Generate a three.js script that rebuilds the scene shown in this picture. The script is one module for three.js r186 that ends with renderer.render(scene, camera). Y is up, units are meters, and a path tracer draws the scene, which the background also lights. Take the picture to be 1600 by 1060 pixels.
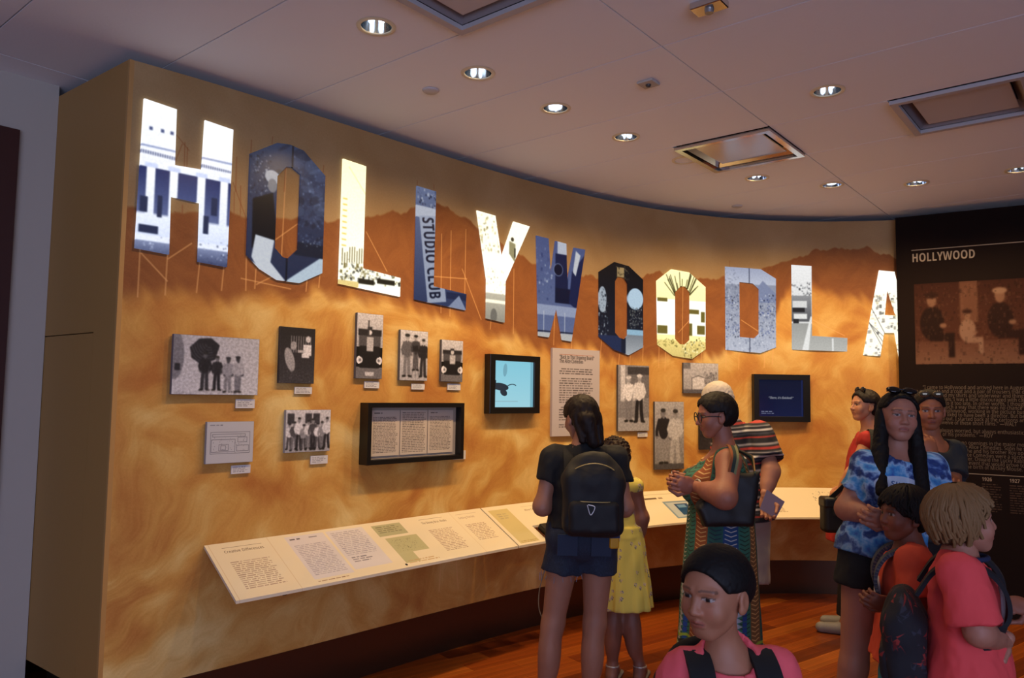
import * as THREE from 'three';
import { mergeGeometries, mergeVertices } from 'three/addons/utils/BufferGeometryUtils.js';
import { RoundedBoxGeometry } from 'three/addons/geometries/RoundedBoxGeometry.js';
import { RectAreaLightUniformsLib } from 'three/addons/lights/RectAreaLightUniformsLib.js';
import { createNoise3D, createNoise2D } from 'simplex-noise';

// ---------------------------------------------------------------- camera, light, exposure
const scene = new THREE.Scene();
const F = 1190, PITCH = 4.2 * Math.PI / 180, ROLL = 0.8 * Math.PI / 180, EYE = 1.6, CEIL = 3.14;
const camera = new THREE.PerspectiveCamera(2 * Math.atan(530 / F) * 180 / Math.PI, 1600 / 1060, 0.05, 60);
camera.position.set(0, EYE, 0);
camera.rotation.set(PITCH, 0, ROLL, 'YXZ');
camera.updateMatrixWorld(true);
const renderer = new THREE.WebGLRenderer({ antialias: true });
renderer.toneMapping = THREE.LinearToneMapping;
renderer.toneMappingExposure = 1.0;
renderer.shadowMap.enabled = true;
RectAreaLightUniformsLib.init();
scene.background = new THREE.Color(0x000000);
const DOWNLIGHT_I = 5.2, DOWNLIGHT_COLOR = 0xffd698, WINDOW_L = 4.7, WINDOW_COLOR = 0xc2d0ff;
// daylight from the window wall behind the camera
const daylight = new THREE.RectAreaLight(WINDOW_COLOR, WINDOW_L, 6.0, 2.1);
daylight.position.set(0.6, 1.65, 3.86); daylight.lookAt(0.6, 1.65, -10); scene.add(daylight);

// ---------------------------------------------------------------- helpers
let seed = 7;
const rnd = () => { seed = (seed * 1664525 + 1013904223) >>> 0; return seed / 4294967296; };
const rr = (a, b) => a + (b - a) * rnd();
const n3 = createNoise3D(rnd), n2 = createNoise2D(rnd);
const clamp = (x, a, b) => Math.max(a, Math.min(b, x)), lerp = (a, b, t) => a + (b - a) * t;
const sstep = (a, b, x) => { const t = clamp((x - a) / (b - a), 0, 1); return t * t * (3 - 2 * t); };
const V = (x, y, z) => new THREE.Vector3(x, y, z);
const taken = new Map();
const numbered = (n) => { const k = taken.get(n) ?? 0; taken.set(n, k + 1); return k ? n + '_' + String(k).padStart(3, '0') : n; };
function shadowy(o) { o.traverse((m) => { if (m.isMesh) { m.castShadow = true; m.receiveShadow = true; } }); return o; }
function mesh(name, geo, mat, parent) { const m = new THREE.Mesh(geo, mat); m.name = parent && parent !== scene ? name : numbered(name); m.castShadow = m.receiveShadow = true; (parent ?? scene).add(m); return m; }
function tag(o, label, category, group) { o.userData.label = label; o.userData.category = category; if (group) o.userData.group = group; return o; }
function thing(name, label, category, pos, group) { const g = new THREE.Group(); g.name = numbered(name); if (pos) g.position.copy(pos); scene.add(g); return tag(g, label, category, group); }
function struct(name, geo, mat, parent) { const m = mesh(name, geo, mat, parent); m.userData.kind = 'structure'; return m; }
const std = (color, roughness = 0.7, metalness = 0, extra = {}) => new THREE.MeshStandardMaterial({ color, roughness, metalness, ...extra });
function canvas(w, h) { const c = document.createElement('canvas'); c.width = w; c.height = h; return [c, c.getContext('2d')]; }
function ctex(c) { const t = new THREE.CanvasTexture(c); t.colorSpace = THREE.SRGBColorSpace; t.anisotropy = 4; return t; }
// pixel -> ray
const RM = new THREE.Matrix4().makeRotationFromEuler(new THREE.Euler(PITCH, 0, ROLL, 'YXZ'));
const ray = (u, v) => V((u - 800) / F, -(v - 530) / F, -1).applyMatrix4(RM);
const atY = (u, v, y) => { const d = ray(u, v); return d.multiplyScalar((y - EYE) / d.y).add(V(0, EYE, 0)); };
const atD = (u, v, D) => { const d = ray(u, v); return d.multiplyScalar(D / -d.z).add(V(0, EYE, 0)); };   // D = depth along -z
// the plan of the curved mural wall: z = poly(x)
const PC = [6.90723459e-4, -8.62178809e-3, 3.62263871e-2, 1.3730964e-1, -9.40447898e-1, -5.11673216];
const wz = (x) => PC.reduce((a, c) => a * x + c, 0);
const WX0 = -1.745, WX1 = 4.1, WN = 1200, wallX = [], wallS = [];
for (let i = 0, s = 0; i <= WN; i++) { const x = lerp(WX0, WX1, i / WN); if (i) s += Math.hypot(x - wallX[i - 1], wz(x) - wz(wallX[i - 1])); wallX.push(x); wallS.push(s); }
const sOfX = (x) => { const f = clamp((x - WX0) / (WX1 - WX0), 0, 1) * WN, i = Math.min(WN - 1, Math.floor(f)); return lerp(wallS[i], wallS[i + 1], f - i); };
const xOfS = (s) => { if (s <= 0) return WX0 + s * 0.69; let i = 0; while (i < WN - 1 && wallS[i + 1] < s) i++; return lerp(wallX[i], wallX[i + 1], (s - wallS[i]) / (wallS[i + 1] - wallS[i])); };
const wn = (x) => { const e = 1e-3, m = (wz(x + e) - wz(x - e)) / (2 * e); return V(-m, 0, 1).normalize(); };   // towards the room
const wallAt = (s, y, off = 0) => { const x = xOfS(s), n = wn(x); return V(x + n.x * off, y, wz(x) + n.z * off); };
function onWall(u, v) {   // pixel -> { s, y } on the mural wall
  const d = ray(u, v), k = d.x / -d.z;
  let lo = WX0 - 0.3, hi = WX1, g = (x) => x / -wz(x) - k;
  for (let i = 0; i < 50; i++) { const m = (lo + hi) / 2; if (g(m) > 0) hi = m; else lo = m; }
  const x = (lo + hi) / 2, s = x < WX0 ? (x - WX0) / 0.69 : sOfX(x);
  return { s, y: EYE + d.y * (wz(x) / d.z), x };
}
// a group on the wall whose local +z points out of the wall
function onWallGroup(g, s, y, off) { const x = xOfS(s), n = wn(x); g.position.copy(wallAt(s, y, off)); g.rotation.y = Math.atan2(n.x, n.z); return g; }
// strip of the wall's plan between two arc lengths: section is a closed list of [off, y], swept along s
function sweepWall(s0, s1, section, n, uvOf) {
  const pos = [], uv = [], idx = [], m = section.length;
  const flat = [];
  for (let k = 0; k < m; k++) flat.push([section[k], section[(k + 1) % m]]);
  for (const [a, b] of flat) {
    const base = pos.length / 3;
    for (let i = 0; i <= n; i++) { const s = lerp(s0, s1, i / n); for (const q of [a, b]) { const p = wallAt(s, q[1], q[0]); pos.push(p.x, p.y, p.z); const w = uvOf ? uvOf(s, q) : [s, q[1]]; uv.push(w[0], w[1]); } }
    for (let i = 0; i < n; i++) { const o = base + i * 2; idx.push(o, o + 2, o + 1, o + 1, o + 2, o + 3); }
  }
  for (const [s, flip] of [[s0, false], [s1, true]]) {
    const base = pos.length / 3;
    for (const q of section) { const p = wallAt(s, q[1], q[0]); pos.push(p.x, p.y, p.z); const w = uvOf ? uvOf(s, q) : [s, q[1]]; uv.push(w[0], w[1]); }
    for (let k = 1; k < m - 1; k++) flip ? idx.push(base, base + k, base + k + 1) : idx.push(base, base + k + 1, base + k);
  }
  const g = new THREE.BufferGeometry();
  g.setAttribute('position', new THREE.Float32BufferAttribute(pos, 3)); g.setAttribute('uv', new THREE.Float32BufferAttribute(uv, 2)); g.setIndex(idx); g.computeVertexNormals();
  return g;
}
function boxAt(w, h, d, x = 0, y = 0, z = 0) { const g = new THREE.BoxGeometry(w, h, d); g.translate(x, y, z); return g; }
function wallSlab(a, b, y0, y1, t, inset = 0) {   // vertical slab from plan point a to b, front face on a-b, thickness t to the right of a->b seen from above
  const dx = b[0] - a[0], dz = b[1] - a[1], L = Math.hypot(dx, dz), g = new THREE.BoxGeometry(L, y1 - y0, Math.abs(t));
  g.translate(L / 2, (y0 + y1) / 2, t / 2 + inset); g.rotateY(Math.atan2(-dz, dx)); g.translate(a[0], 0, a[1]); return g;
}
// fine surface noise as a bump texture
function noiseTex(n, fx, fy, oct, seedz) {
  const d = new Uint8Array(n * n * 4);
  for (let j = 0; j < n; j++) for (let i = 0; i < n; i++) { let v = 0, a = 0.5, f = 1; for (let o = 0; o < oct; o++) { v += a * n3(i / n * fx * f, j / n * fy * f, seedz + o * 9); a *= 0.55; f *= 2.1; } const q = clamp(128 + v * 110, 0, 255), k = (j * n + i) * 4; d[k] = d[k + 1] = d[k + 2] = q; d[k + 3] = 255; }
  const t = new THREE.DataTexture(d, n, n); t.wrapS = t.wrapT = THREE.RepeatWrapping; t.magFilter = THREE.LinearFilter; t.needsUpdate = true; return t;
}
const greek = (g, x, y, w, h, lines, color, ragged = 0.12, indent = 0) => {   // unreadable small print as rows of word-length dashes
  g.fillStyle = color; const lh = h / lines;
  for (let l = 0; l < lines; l++) { let p = x + (l === 0 ? indent : 0); const end = x + w * (1 - rnd() * ragged); while (p < end - 2) { const ww = Math.min(lh * rr(0.8, 3.4), end - p); g.globalAlpha = rr(0.55, 0.95); g.fillRect(p, y + l * lh + lh * 0.22, ww, lh * 0.46); p += ww + lh * 0.45; } }
  g.globalAlpha = 1;
};

// ---------------------------------------------------------------- the setting
const M = {
  ceiling: std(0xf2f3f6, 0.85), plenum: std(0x3a3634, 0.95), white: std(0xb5ada2, 0.85), steel: std(0x5e4c3e, 0.32, 0.85), caseWood: std(0xa87f45, 0.55), black: std(0x0c0b0b, 0.4), darkPanel: new THREE.MeshPhysicalMaterial({ color: 0x160b08, roughness: 0.8, specularIntensity: 0.25 }),
  chrome: std(0xd8d5d0, 0.18, 1), trimRing: std(0xe8dcb8, 0.35), doorWood: std(0x3a130b, 0.45), paper: std(0xd8d4d2, 0.75), screenGlass: std(0x050505, 0.12),
};
M.ceiling.bumpMap = noiseTex(256, 60, 60, 2, 3); M.ceiling.bumpScale = 0.0006;
// floor: planks laid on the slant
{
  const base = struct('floor', boxAt(13, 0.04, 13, 0.5, -0.034, -1.5), std(0x2a1408, 0.8));
  const ang = 36.5 * Math.PI / 180, ux = V(Math.cos(ang), 0, -Math.sin(ang)), uz = V(Math.sin(ang), 0, Math.cos(ang));
  const grain = (() => { const [c, g] = canvas(512, 128); g.fillStyle = '#c9c9c9'; g.fillRect(0, 0, 512, 128); for (let i = 0; i < 260; i++) { g.strokeStyle = `rgba(${rnd() < 0.5 ? '60,40,30' : '255,240,225'},${rr(0.05, 0.22)})`; g.lineWidth = rr(0.6, 2.4); g.beginPath(); let y = rnd() * 128; g.moveTo(0, y); for (let x = 0; x <= 512; x += 32) { y += rr(-2, 2); g.lineTo(x, y); } g.stroke(); } const t = ctex(c); t.wrapS = t.wrapT = THREE.RepeatWrapping; return t; })();
  const tones = [0xb4581c, 0xc46622, 0x9c481a, 0xd0742a, 0x8c4016, 0xbc5f1f].map((c) => std(c, 0.36, 0, { map: grain }));
  const pw = 0.125, lens = [0.75, 0.95, 1.15], geos = lens.map((l) => { const g = new THREE.BoxGeometry(l - 0.002, 0.014, pw - 0.002); g.translate(l / 2, 0, 0); return g; });
  const o = V(1.0, -0.007, -5.2), stuff = []; let count = 0;
  for (let r = -30; r <= 44; r++) {
    let p = -7 + rr(0, 0.9);
    while (p < 7) {
      const k = Math.floor(rnd() * 3), tone = Math.floor(rnd() * 6), c = o.clone().addScaledVector(ux, p).addScaledVector(uz, r * pw), mid = c.clone().addScaledVector(ux, lens[k] / 2);
      p += lens[k];
      if (mid.x < -5 || mid.x > 6 || mid.z > 3.8 || mid.z < -7) continue;
      const px = mid.clone().sub(V(0, EYE, 0)).applyMatrix4(RM.clone().invert()), near = px.z < -1 && Math.abs(px.x / px.z) < 0.78 && px.y / px.z < 0.62 && mid.z < wz(clamp(mid.x, -1.7, 4)) * -1 + 99 && mid.z > wz(clamp(mid.x, -1.7, 4)) - 0.2;
      if (near && count < 290) { count++; const m = mesh('plank', geos[k], tones[tone], base); m.position.copy(c); m.rotation.y = ang; }
      else { const g = geos[k].clone(); g.rotateY(ang); g.translate(c.x, c.y, c.z); stuff.push([tone, g]); }
    }
  }
  for (let t = 0; t < 6; t++) { const l = stuff.filter((q) => q[0] === t).map((q) => q[1]); if (l.length) { const m = mesh('far_planks', mergeGeometries(l), tones[t], base); m.userData.kind = 'stuff'; } }
}
// ceiling: long panels on a slanted grid, holes where fixtures sit
const CA = 39.5 * Math.PI / 180, ca = V(Math.cos(CA), 0, Math.sin(CA)), cb = V(Math.sin(CA), 0, -Math.cos(CA)), CO = atY(1034, 72.5, CEIL), ROW = 0.628;
const cgrid = (p) => { const q = p.clone().sub(CO); return [q.dot(ca), q.dot(cb)]; };
const cpos = (a, b, y = CEIL) => V(CO.x, y, CO.z).addScaledVector(ca, a).addScaledVector(cb, b);
const downs = [[588, 41], [747, 114], [868, 169], [978, 214], [1070, 250], [1183, 278], [1300, 289], [1432, 286], [1592, 265], [1293, 142]].map(([u, v]) => atY(u, v, CEIL));
const DR = 0.066, diffusers = [[-0.604, 2 * ROW], [0.62, 2 * ROW], [-0.604, -2 * ROW]];
{
  const root = struct('ceiling', boxAt(13, 0.1, 13, 0.5, CEIL + 0.33, -1.5), M.plenum);
  const holes = downs.map(cgrid);
  for (let r = -9; r <= 8; r++) {
    const b0 = r * ROW + 0.003, b1 = (r + 1) * ROW - 0.003;
    const cuts = [-7.32, -4.88, -2.44, 0, 2.44, 4.88, 7.32];
    const spans = [];
    for (let i = 0; i + 1 < cuts.length; i++) {
      let parts = [[cuts[i], cuts[i + 1]]];
      for (const [da, db] of diffusers) if (Math.abs(db - r * ROW) < 0.05) parts = parts.flatMap(([x, y]) => (da >= x - 0.02 && da + 0.604 <= y + 0.02 ? [[x, da], [da + 0.604, y]].filter(([p, q]) => q - p > 0.05) : [[x, y]]));
      spans.push(...parts);
    }
    for (const [a0r, a1r] of spans) {
      const a0 = a0r + 0.003, a1 = a1r - 0.003, mid = cpos((a0 + a1) / 2, (b0 + b1) / 2);
      if (mid.x < -5.6 || mid.x > 6.6 || mid.z > 4.6 || mid.z < -8) continue;
      const sh = new THREE.Shape([[a0, b0], [a1, b0], [a1, b1], [a0, b1]].map(([x, y]) => new THREE.Vector2(x, y)));
      for (const [ha, hb] of holes) { if (hb + DR < b0 || hb - DR > b1 || ha + DR < a0 || ha - DR > a1) continue; if (hb - DR > b0 + 0.002 && hb + DR < b1 - 0.002 && ha - DR > a0 + 0.002 && ha + DR < a1 - 0.002) { const h = new THREE.Path(); h.absarc(ha, hb, DR, 0, Math.PI * 2, true); sh.holes.push(h); } }
      const g = new THREE.ExtrudeGeometry(sh, { depth: 0.02, bevelEnabled: false, curveSegments: 20 });
      // shape x -> ca, shape y -> cb, depth -> up
      g.applyMatrix4(new THREE.Matrix4().makeBasis(ca, cb, V(0, 1, 0)).setPosition(CO.x, CEIL, CO.z));
      mesh('panel', g, M.ceiling, root);
    }
  }
}
// room walls out of view behind and beside the camera, and the white wall at the left
const WL = [-2.33, -3.79];
struct('wall_left', wallSlab(WL, [-5.3, -0.35], 0, CEIL + 0.3, 0.15), M.white);
struct('wall_left', wallSlab([-5.3, -0.35], [-5.3, 4], 0, CEIL + 0.3, 0.15), M.white);
struct('wall_right', wallSlab([6.3, -3.9], [6.3, 4], 0, CEIL + 0.3, -0.15), M.white);
struct('wall_right', wallSlab([4.55, -5.32], [6.3, -3.9], 0, CEIL + 0.3, -0.15), M.darkPanel);
{
  const back = struct('wall_back', mergeGeometries([boxAt(11.9, 0.6, 0.15, 0.5, 0.3, 4.07), boxAt(11.9, 0.74, 0.15, 0.5, 3.07, 4.07), boxAt(3.05, 2.1, 0.15, -3.925, 1.65, 4.07), boxAt(2.85, 2.1, 0.15, 5.025, 1.65, 4.07)]), M.white);
  const win = struct('window_1', boxAt(6, 2.1, 0.01, 0.6, 1.65, 3.99), std(0x111111, 0.2, 0, { emissive: WINDOW_COLOR, emissiveIntensity: 0.9 }));
  mesh('window_frame', mergeGeometries([-2.4, -1.2, 0, 1.2, 2.4].map((x) => boxAt(0.06, 2.1, 0.06, 0.6 + x, 1.65, 3.95)).concat([boxAt(6, 0.06, 0.06, 0.6, 0.63, 3.95), boxAt(6, 0.06, 0.06, 0.6, 2.67, 3.95)])), M.black, win);
}
// door frame edge at far left
{
  const dir = V(-0.66, 0, 0.75), p = V(WL[0], 0, WL[1]).addScaledVector(dir, 0.17), L = 1.0;
  const a = [p.x, p.z], b = [p.x + dir.x * L, p.z + dir.z * L];
  const d = struct('door_1', wallSlab(a, b, 0, 2.86, -0.03), M.doorWood);
  mesh('door_panel', (() => { const q = (k) => [p.x + dir.x * k, p.z + dir.z * k]; return wallSlab(q(0.12), q(0.88), 0.05, 2.72, -0.02); })(), std(0x2a0d07, 0.4), d);
}
// casework: curved mural wall
const WALL_TOP = 3.09, WALL_BOT = 0.29, MS = 6.3;
const ridgePx = [[120, 330], [185, 328], [230, 322], [300, 330], [390, 335], [450, 338], [509, 344], [569, 336], [620, 332], [645, 324], [681, 318], [711, 332], [741, 350], [814, 401], [835, 410], [880, 424], [919, 432], [965, 436], [1007, 431], [1030, 426], [1070, 434], [1108, 437], [1127, 431], [1202, 418], [1241, 405], [1274, 392], [1309, 387], [1355, 387], [1381, 397], [1400, 405], [1440, 420]].map(([u, v]) => onWall(u, v));
const footPx = [[120, 470], [200, 462], [330, 455], [450, 462], [530, 452], [600, 470], [680, 490], [740, 505], [800, 530], [900, 545], [1000, 560], [1100, 560], [1180, 545], [1225, 470], [1250, 440], [1300, 452], [1360, 470], [1400, 480], [1440, 490]].map(([u, v]) => onWall(u, v));
const poly = (P, s) => { if (s <= P[0].s) return P[0].y; for (let i = 0; i + 1 < P.length; i++) if (s <= P[i + 1].s) return lerp(P[i].y, P[i + 1].y, (s - P[i].s) / (P[i + 1].s - P[i].s)); return P[P.length - 1].y; };
const muralTex = (() => {
  const W = 2048, H = 912, [c, g] = canvas(W, H), im = g.createImageData(W, H), d = im.data;
  const sky = [176, 146, 100], sky2 = [158, 124, 76], hill = [126, 72, 28], hill2 = [150, 92, 40], gnd = [198, 146, 68], pale = [224, 194, 124], deep = [170, 104, 40];
  const BA = [0.55, -0.35, 1.15, 2.3], BC = BA.map(Math.cos), BS = BA.map(Math.sin);
  for (let j = 0; j < H; j++) {
    const y = lerp(WALL_TOP, WALL_BOT, (j + 0.5) / H);
    for (let i = 0; i < W; i++) {
      const s = (i + 0.5) / W * MS;
      const wob = 0.018 * n2(s * 5, 3.1) + 0.008 * n2(s * 17, 8.2), ridge = poly(ridgePx, s) + wob, foot = poly(footPx, s) + 0.05 * n2(s * 3, 9) + 0.03 * n2(s * 9 + y * 4, 2);
      // swirling brush field
      const wx = s + 0.10 * n3(s * 1.3, y * 1.5, 1) + 0.035 * n3(s * 5, y * 5, 4), wy = y + 0.10 * n3(s * 1.3, y * 1.5, 7) + 0.035 * n3(s * 5, y * 5, 11);
      let mid = 0, str = 0, fine = 0, tw = 0;
      for (let k = 0; k < 4; k++) { const al = wx * BC[k] + wy * BS[k], ac = wy * BC[k] - wx * BS[k], m = Math.pow(clamp(0.5 + 0.75 * n3(s * 1.1, y * 1.2, 100 + k * 13), 0.02, 1), 2); tw += m; mid += m * n3(al * 2.0, ac * 5.5, 30 + k); str += m * n3(al * 4.5, ac * 17, 40 + k); fine += m * n3(al * 10, ac * 55, 50 + k); }
      mid /= tw; str /= tw; fine /= tw;
      const big = n3(wx * 1.6, wy * 2.0, 20), grain = n3(s * 110, y * 110, 60);
      const inHill = sstep(ridge + 0.006, ridge - 0.012, y), inGnd = sstep(foot + 0.05, foot - 0.06, y);
      let r, gg, b;
      let t = clamp(0.5 + 0.4 * big + 0.25 * mid, 0, 1); r = lerp(sky[0], sky2[0], t); gg = lerp(sky[1], sky2[1], t); b = lerp(sky[2], sky2[2], t);
      t = clamp(0.45 + 0.4 * mid + 0.3 * str, 0, 1); const hr = lerp(hill[0], hill2[0], t), hg = lerp(hill[1], hill2[1], t), hb = lerp(hill[2], hill2[2], t);
      r = lerp(r, hr, inHill); gg = lerp(gg, hg, inHill); b = lerp(b, hb, inHill);
      const v = 0.62 * big + 0.62 * mid + 0.2 * str + 0.08 * fine + 0.25 * n3(wx * 5, wy * 6, 70); let q = [gnd[0], gnd[1], gnd[2]];
      const pp = clamp(v * 1.0, 0, 0.9), dd = clamp(-v * 0.95, 0, 0.9);
      for (let k = 0; k < 3; k++) { q[k] = lerp(q[k], pale[k], pp); q[k] = lerp(q[k], deep[k], dd); }
      const ig = inGnd * inHill; r = lerp(r, q[0], ig); gg = lerp(gg, q[1], ig); b = lerp(b, q[2], ig);
      const e = 3 * fine * (0.3 + inHill) + 4 * grain, k = (j * W + i) * 4;
      d[k] = clamp(r + e, 0, 255); d[k + 1] = clamp(gg + e, 0, 255); d[k + 2] = clamp(b + e, 0, 255); d[k + 3] = 255;
    }
  }
  g.putImageData(im, 0, 0);
  const X = (s) => s / MS * W, Y = (y) => (WALL_TOP - y) / (WALL_TOP - WALL_BOT) * H;
  // painted scaffolding behind and below the letters
  const line = (p, q, col, w) => { const a = onWall(...p), b = onWall(...q); g.strokeStyle = col; g.lineWidth = w; g.beginPath(); g.moveTo(X(a.s), Y(a.y)); g.lineTo(X(b.s), Y(b.y)); g.stroke(); };
  const light = 'rgba(222,172,112,0.6)', dark = 'rgba(140,78,36,0.5)';
  for (const [a, b] of [[[219, 388], [215, 465]], [[262, 392], [258, 462]], [[312, 410], [307, 458]], [[350, 415], [346, 455]], [[220, 395], [262, 440]], [[262, 405], [300, 380]], [[258, 300], [262, 392]], [[385, 400], [384, 455]], [[400, 420], [398, 452]], [[376, 435], [455, 452]], [[400, 445], [440, 425]], [[480, 436], [478, 456]], [[500, 428], [498, 450]], [[447, 262], [440, 400]], [[430, 375], [465, 350]], [[572, 362], [605, 425]], [[690, 365], [689, 490]], [[705, 360], [703, 495]], [[728, 358], [726, 470]], [[722, 420], [752, 500]], [[676, 432], [730, 436]], [[803, 420], [802, 522]], [[768, 490], [766, 515]], [[867, 480], [865, 540]], [[895, 500], [893, 545]], [[940, 530], [938, 560]], [[968, 552], [966, 575]], [[985, 552], [984, 572]], [[1005, 540], [1004, 565]], [[1030, 540], [1029, 575]], [[1040, 548], [1039, 580]], [[1096, 550], [1095, 580]], [[1067, 447], [1066, 538]], [[1060, 520], [1078, 500]], [[1135, 546], [1134, 575]], [[1155, 548], [1154, 578]], [[1195, 548], [1194, 575]], [[1208, 545], [1207, 570]], [[1158, 500], [1185, 518]], [[1270, 500], [1320, 525]], [[690, 862], [686, 925]], [[712, 866], [716, 922]]]) line(a, b, light, 2.2);
  for (const [a, b] of [[[275, 210], [296, 236]], [[289, 222], [288, 262]], [[293, 230], [292, 262]], [[370, 245], [368, 300]], [[393, 218], [392, 240]], [[426, 213], [425, 226]], [[506, 258], [505, 270]], [[364, 285], [384, 340]], [[366, 300], [365, 400]], [[376, 290], [375, 380]], [[652, 282], [652, 292]], [[678, 288], [678, 300]], [[446, 262], [444, 300]], [[272, 330], [300, 360]], [[285, 320], [284, 390]], [[1140, 407], [1140, 417]], [[285, 225], [270, 262]]]) line(a, b, dark, 1.8);
  return ctex(c);
})();
M.mural = std(0xffffff, 0.72, 0, { map: muralTex, bumpMap: noiseTex(256, 30, 30, 3, 77), bumpScale: 0.0008 });
struct('wall_curved', sweepWall(0, MS, [[0, WALL_BOT], [0, WALL_TOP], [-0.12, WALL_TOP], [-0.12, WALL_BOT]], 120, (s, q) => [s / MS, (q[1] - WALL_BOT) / (WALL_TOP - WALL_BOT)]), M.mural);
struct('baseboard_curved', sweepWall(0.12, MS, [[-0.1, 0], [-0.1, WALL_BOT], [-0.2, WALL_BOT], [-0.2, 0]], 90), M.steel);
{
  // the plain wood end of the casework, with an access door let into it
  const c0 = wallAt(0, 0), c1 = V(-2.335, 0, -3.795), dir = c1.clone().sub(c0).setY(0), L = dir.length(); dir.normalize();
  const at = (k) => [c0.x + dir.x * k, c0.z + dir.z * k];
  const end = struct('wall_end', mergeGeometries([wallSlab(at(0.012), at(L), 1.86, WALL_TOP, 0.04), wallSlab(at(0.012), at(0.21), WALL_BOT, 1.86, 0.04)]), M.caseWood);
  mesh('access_door', wallSlab(at(0.2145), at(L - 0.004), WALL_BOT, 1.8555, 0.02, 0.0015), M.caseWood, end);
  mesh('door_backing', wallSlab(at(0.2), at(L), WALL_BOT, 1.87, 0.01, 0.03), M.black, end);
  mesh('corner_trim', wallSlab(at(-0.004), at(0.012), WALL_BOT, WALL_TOP, 0.05), std(0xb58a50, 0.5), end);
  struct('baseboard_end', wallSlab(at(0.1), at(L), 0, WALL_BOT, 0.02), M.steel).position.add(V(0.06, 0, -0.08));
}
// ---------------------------------------------------------------- lit letters on the mural
function facePainter(w, h, fn, soft = 0, grainy = 1) {
  const [c, g] = canvas(w, h); fn(g, w, h); if (!soft) return ctex(c);
  const [c2, g2] = canvas(w, h); g2.drawImage(c, 0, 0); g2.filter = `blur(${soft}px)`; g2.drawImage(c, 0, 0); g2.filter = 'none';
  const im = g2.getImageData(0, 0, w, h), d = im.data; for (let j = 0; j < h; j++) for (let i = 0; i < w; i++) { const k = (j * w + i) * 4, e = grainy * (12 * n2(i * 0.06, j * 0.06) + 7 * n2(i * 0.16, j * 0.16)); for (let q = 0; q < 3; q++) d[k + q] = clamp(d[k + q] * (1 + e / 160) + e * 0.25, 0, 255); } g2.putImageData(im, 0, 0);
  return ctex(c2);
}
function speckle(g, x, y, w, h, n, cols, s0, s1) { for (let i = 0; i < n; i++) { g.fillStyle = cols[Math.floor(rnd() * cols.length)]; g.globalAlpha = rr(0.3, 0.9); const a = rr(s0, s1); g.fillRect(x + rnd() * w, y + rnd() * h, a, a * rr(0.5, 1.6)); } g.globalAlpha = 1; }
function grad(g, x, y, w, h, a, b) { const q = g.createLinearGradient(0, y, 0, y + h); q.addColorStop(0, a); q.addColorStop(1, b); g.fillStyle = q; g.fillRect(x, y, w, h); }
function man(g, x, y, h, top, leg, skin = '#c8c4c0', hat) {   // small standing figure of a printed photograph, feet at x, y
  const u = h / 8, st = (c, w, ...p) => { g.strokeStyle = c; g.lineWidth = w; g.lineCap = 'round'; g.lineJoin = 'round'; g.beginPath(); p.forEach(([a, b], i) => g[i ? 'lineTo' : 'moveTo'](x + a * u, y - b * u)); g.stroke(); }, k = rr(-0.3, 0.3);
  st(leg, u * 0.72, [-0.35, 4], [-0.5 - k * 0.4, 2], [-0.5 - k, 0.3]); st(leg, u * 0.72, [0.35, 4], [0.42, 2], [0.5 + k, 0.3]); st('#1a1816', u * 0.4, [-0.5 - k, 0.15], [-0.95 - k, 0.1]); st('#1a1816', u * 0.4, [0.5 + k, 0.15], [0.95 + k, 0.1]);
  g.fillStyle = top; g.beginPath(); g.ellipse(x, y - u * 5.2, u * 0.92, u * 1.65, 0, 0, 7); g.fill(); st(top, u * 0.5, [-0.8, 6.3], [-1.25, 5 + k], [-0.9 + k, 4]); st(top, u * 0.5, [0.8, 6.3], [1.25, 5], [0.95 - k, 4 + k]); st(skin, u * 0.32, [-0.9 + k, 3.9], [-0.85 + k, 3.7]); st(skin, u * 0.32, [0.95 - k, 3.9], [0.9, 3.7]); st(skin, u * 0.4, [0, 6.7], [0, 7]);
  g.fillStyle = skin; g.beginPath(); g.ellipse(x + k * u * 0.3, y - u * 7.3, u * 0.46, u * 0.62, 0, 0, 7); g.fill(); g.fillStyle = hat ?? '#2c2a28'; g.beginPath(); g.ellipse(x + k * u * 0.3, y - u * 7.72, u * (hat ? 0.62 : 0.46), u * 0.3, 0, 0, 7); g.fill();
}
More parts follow.
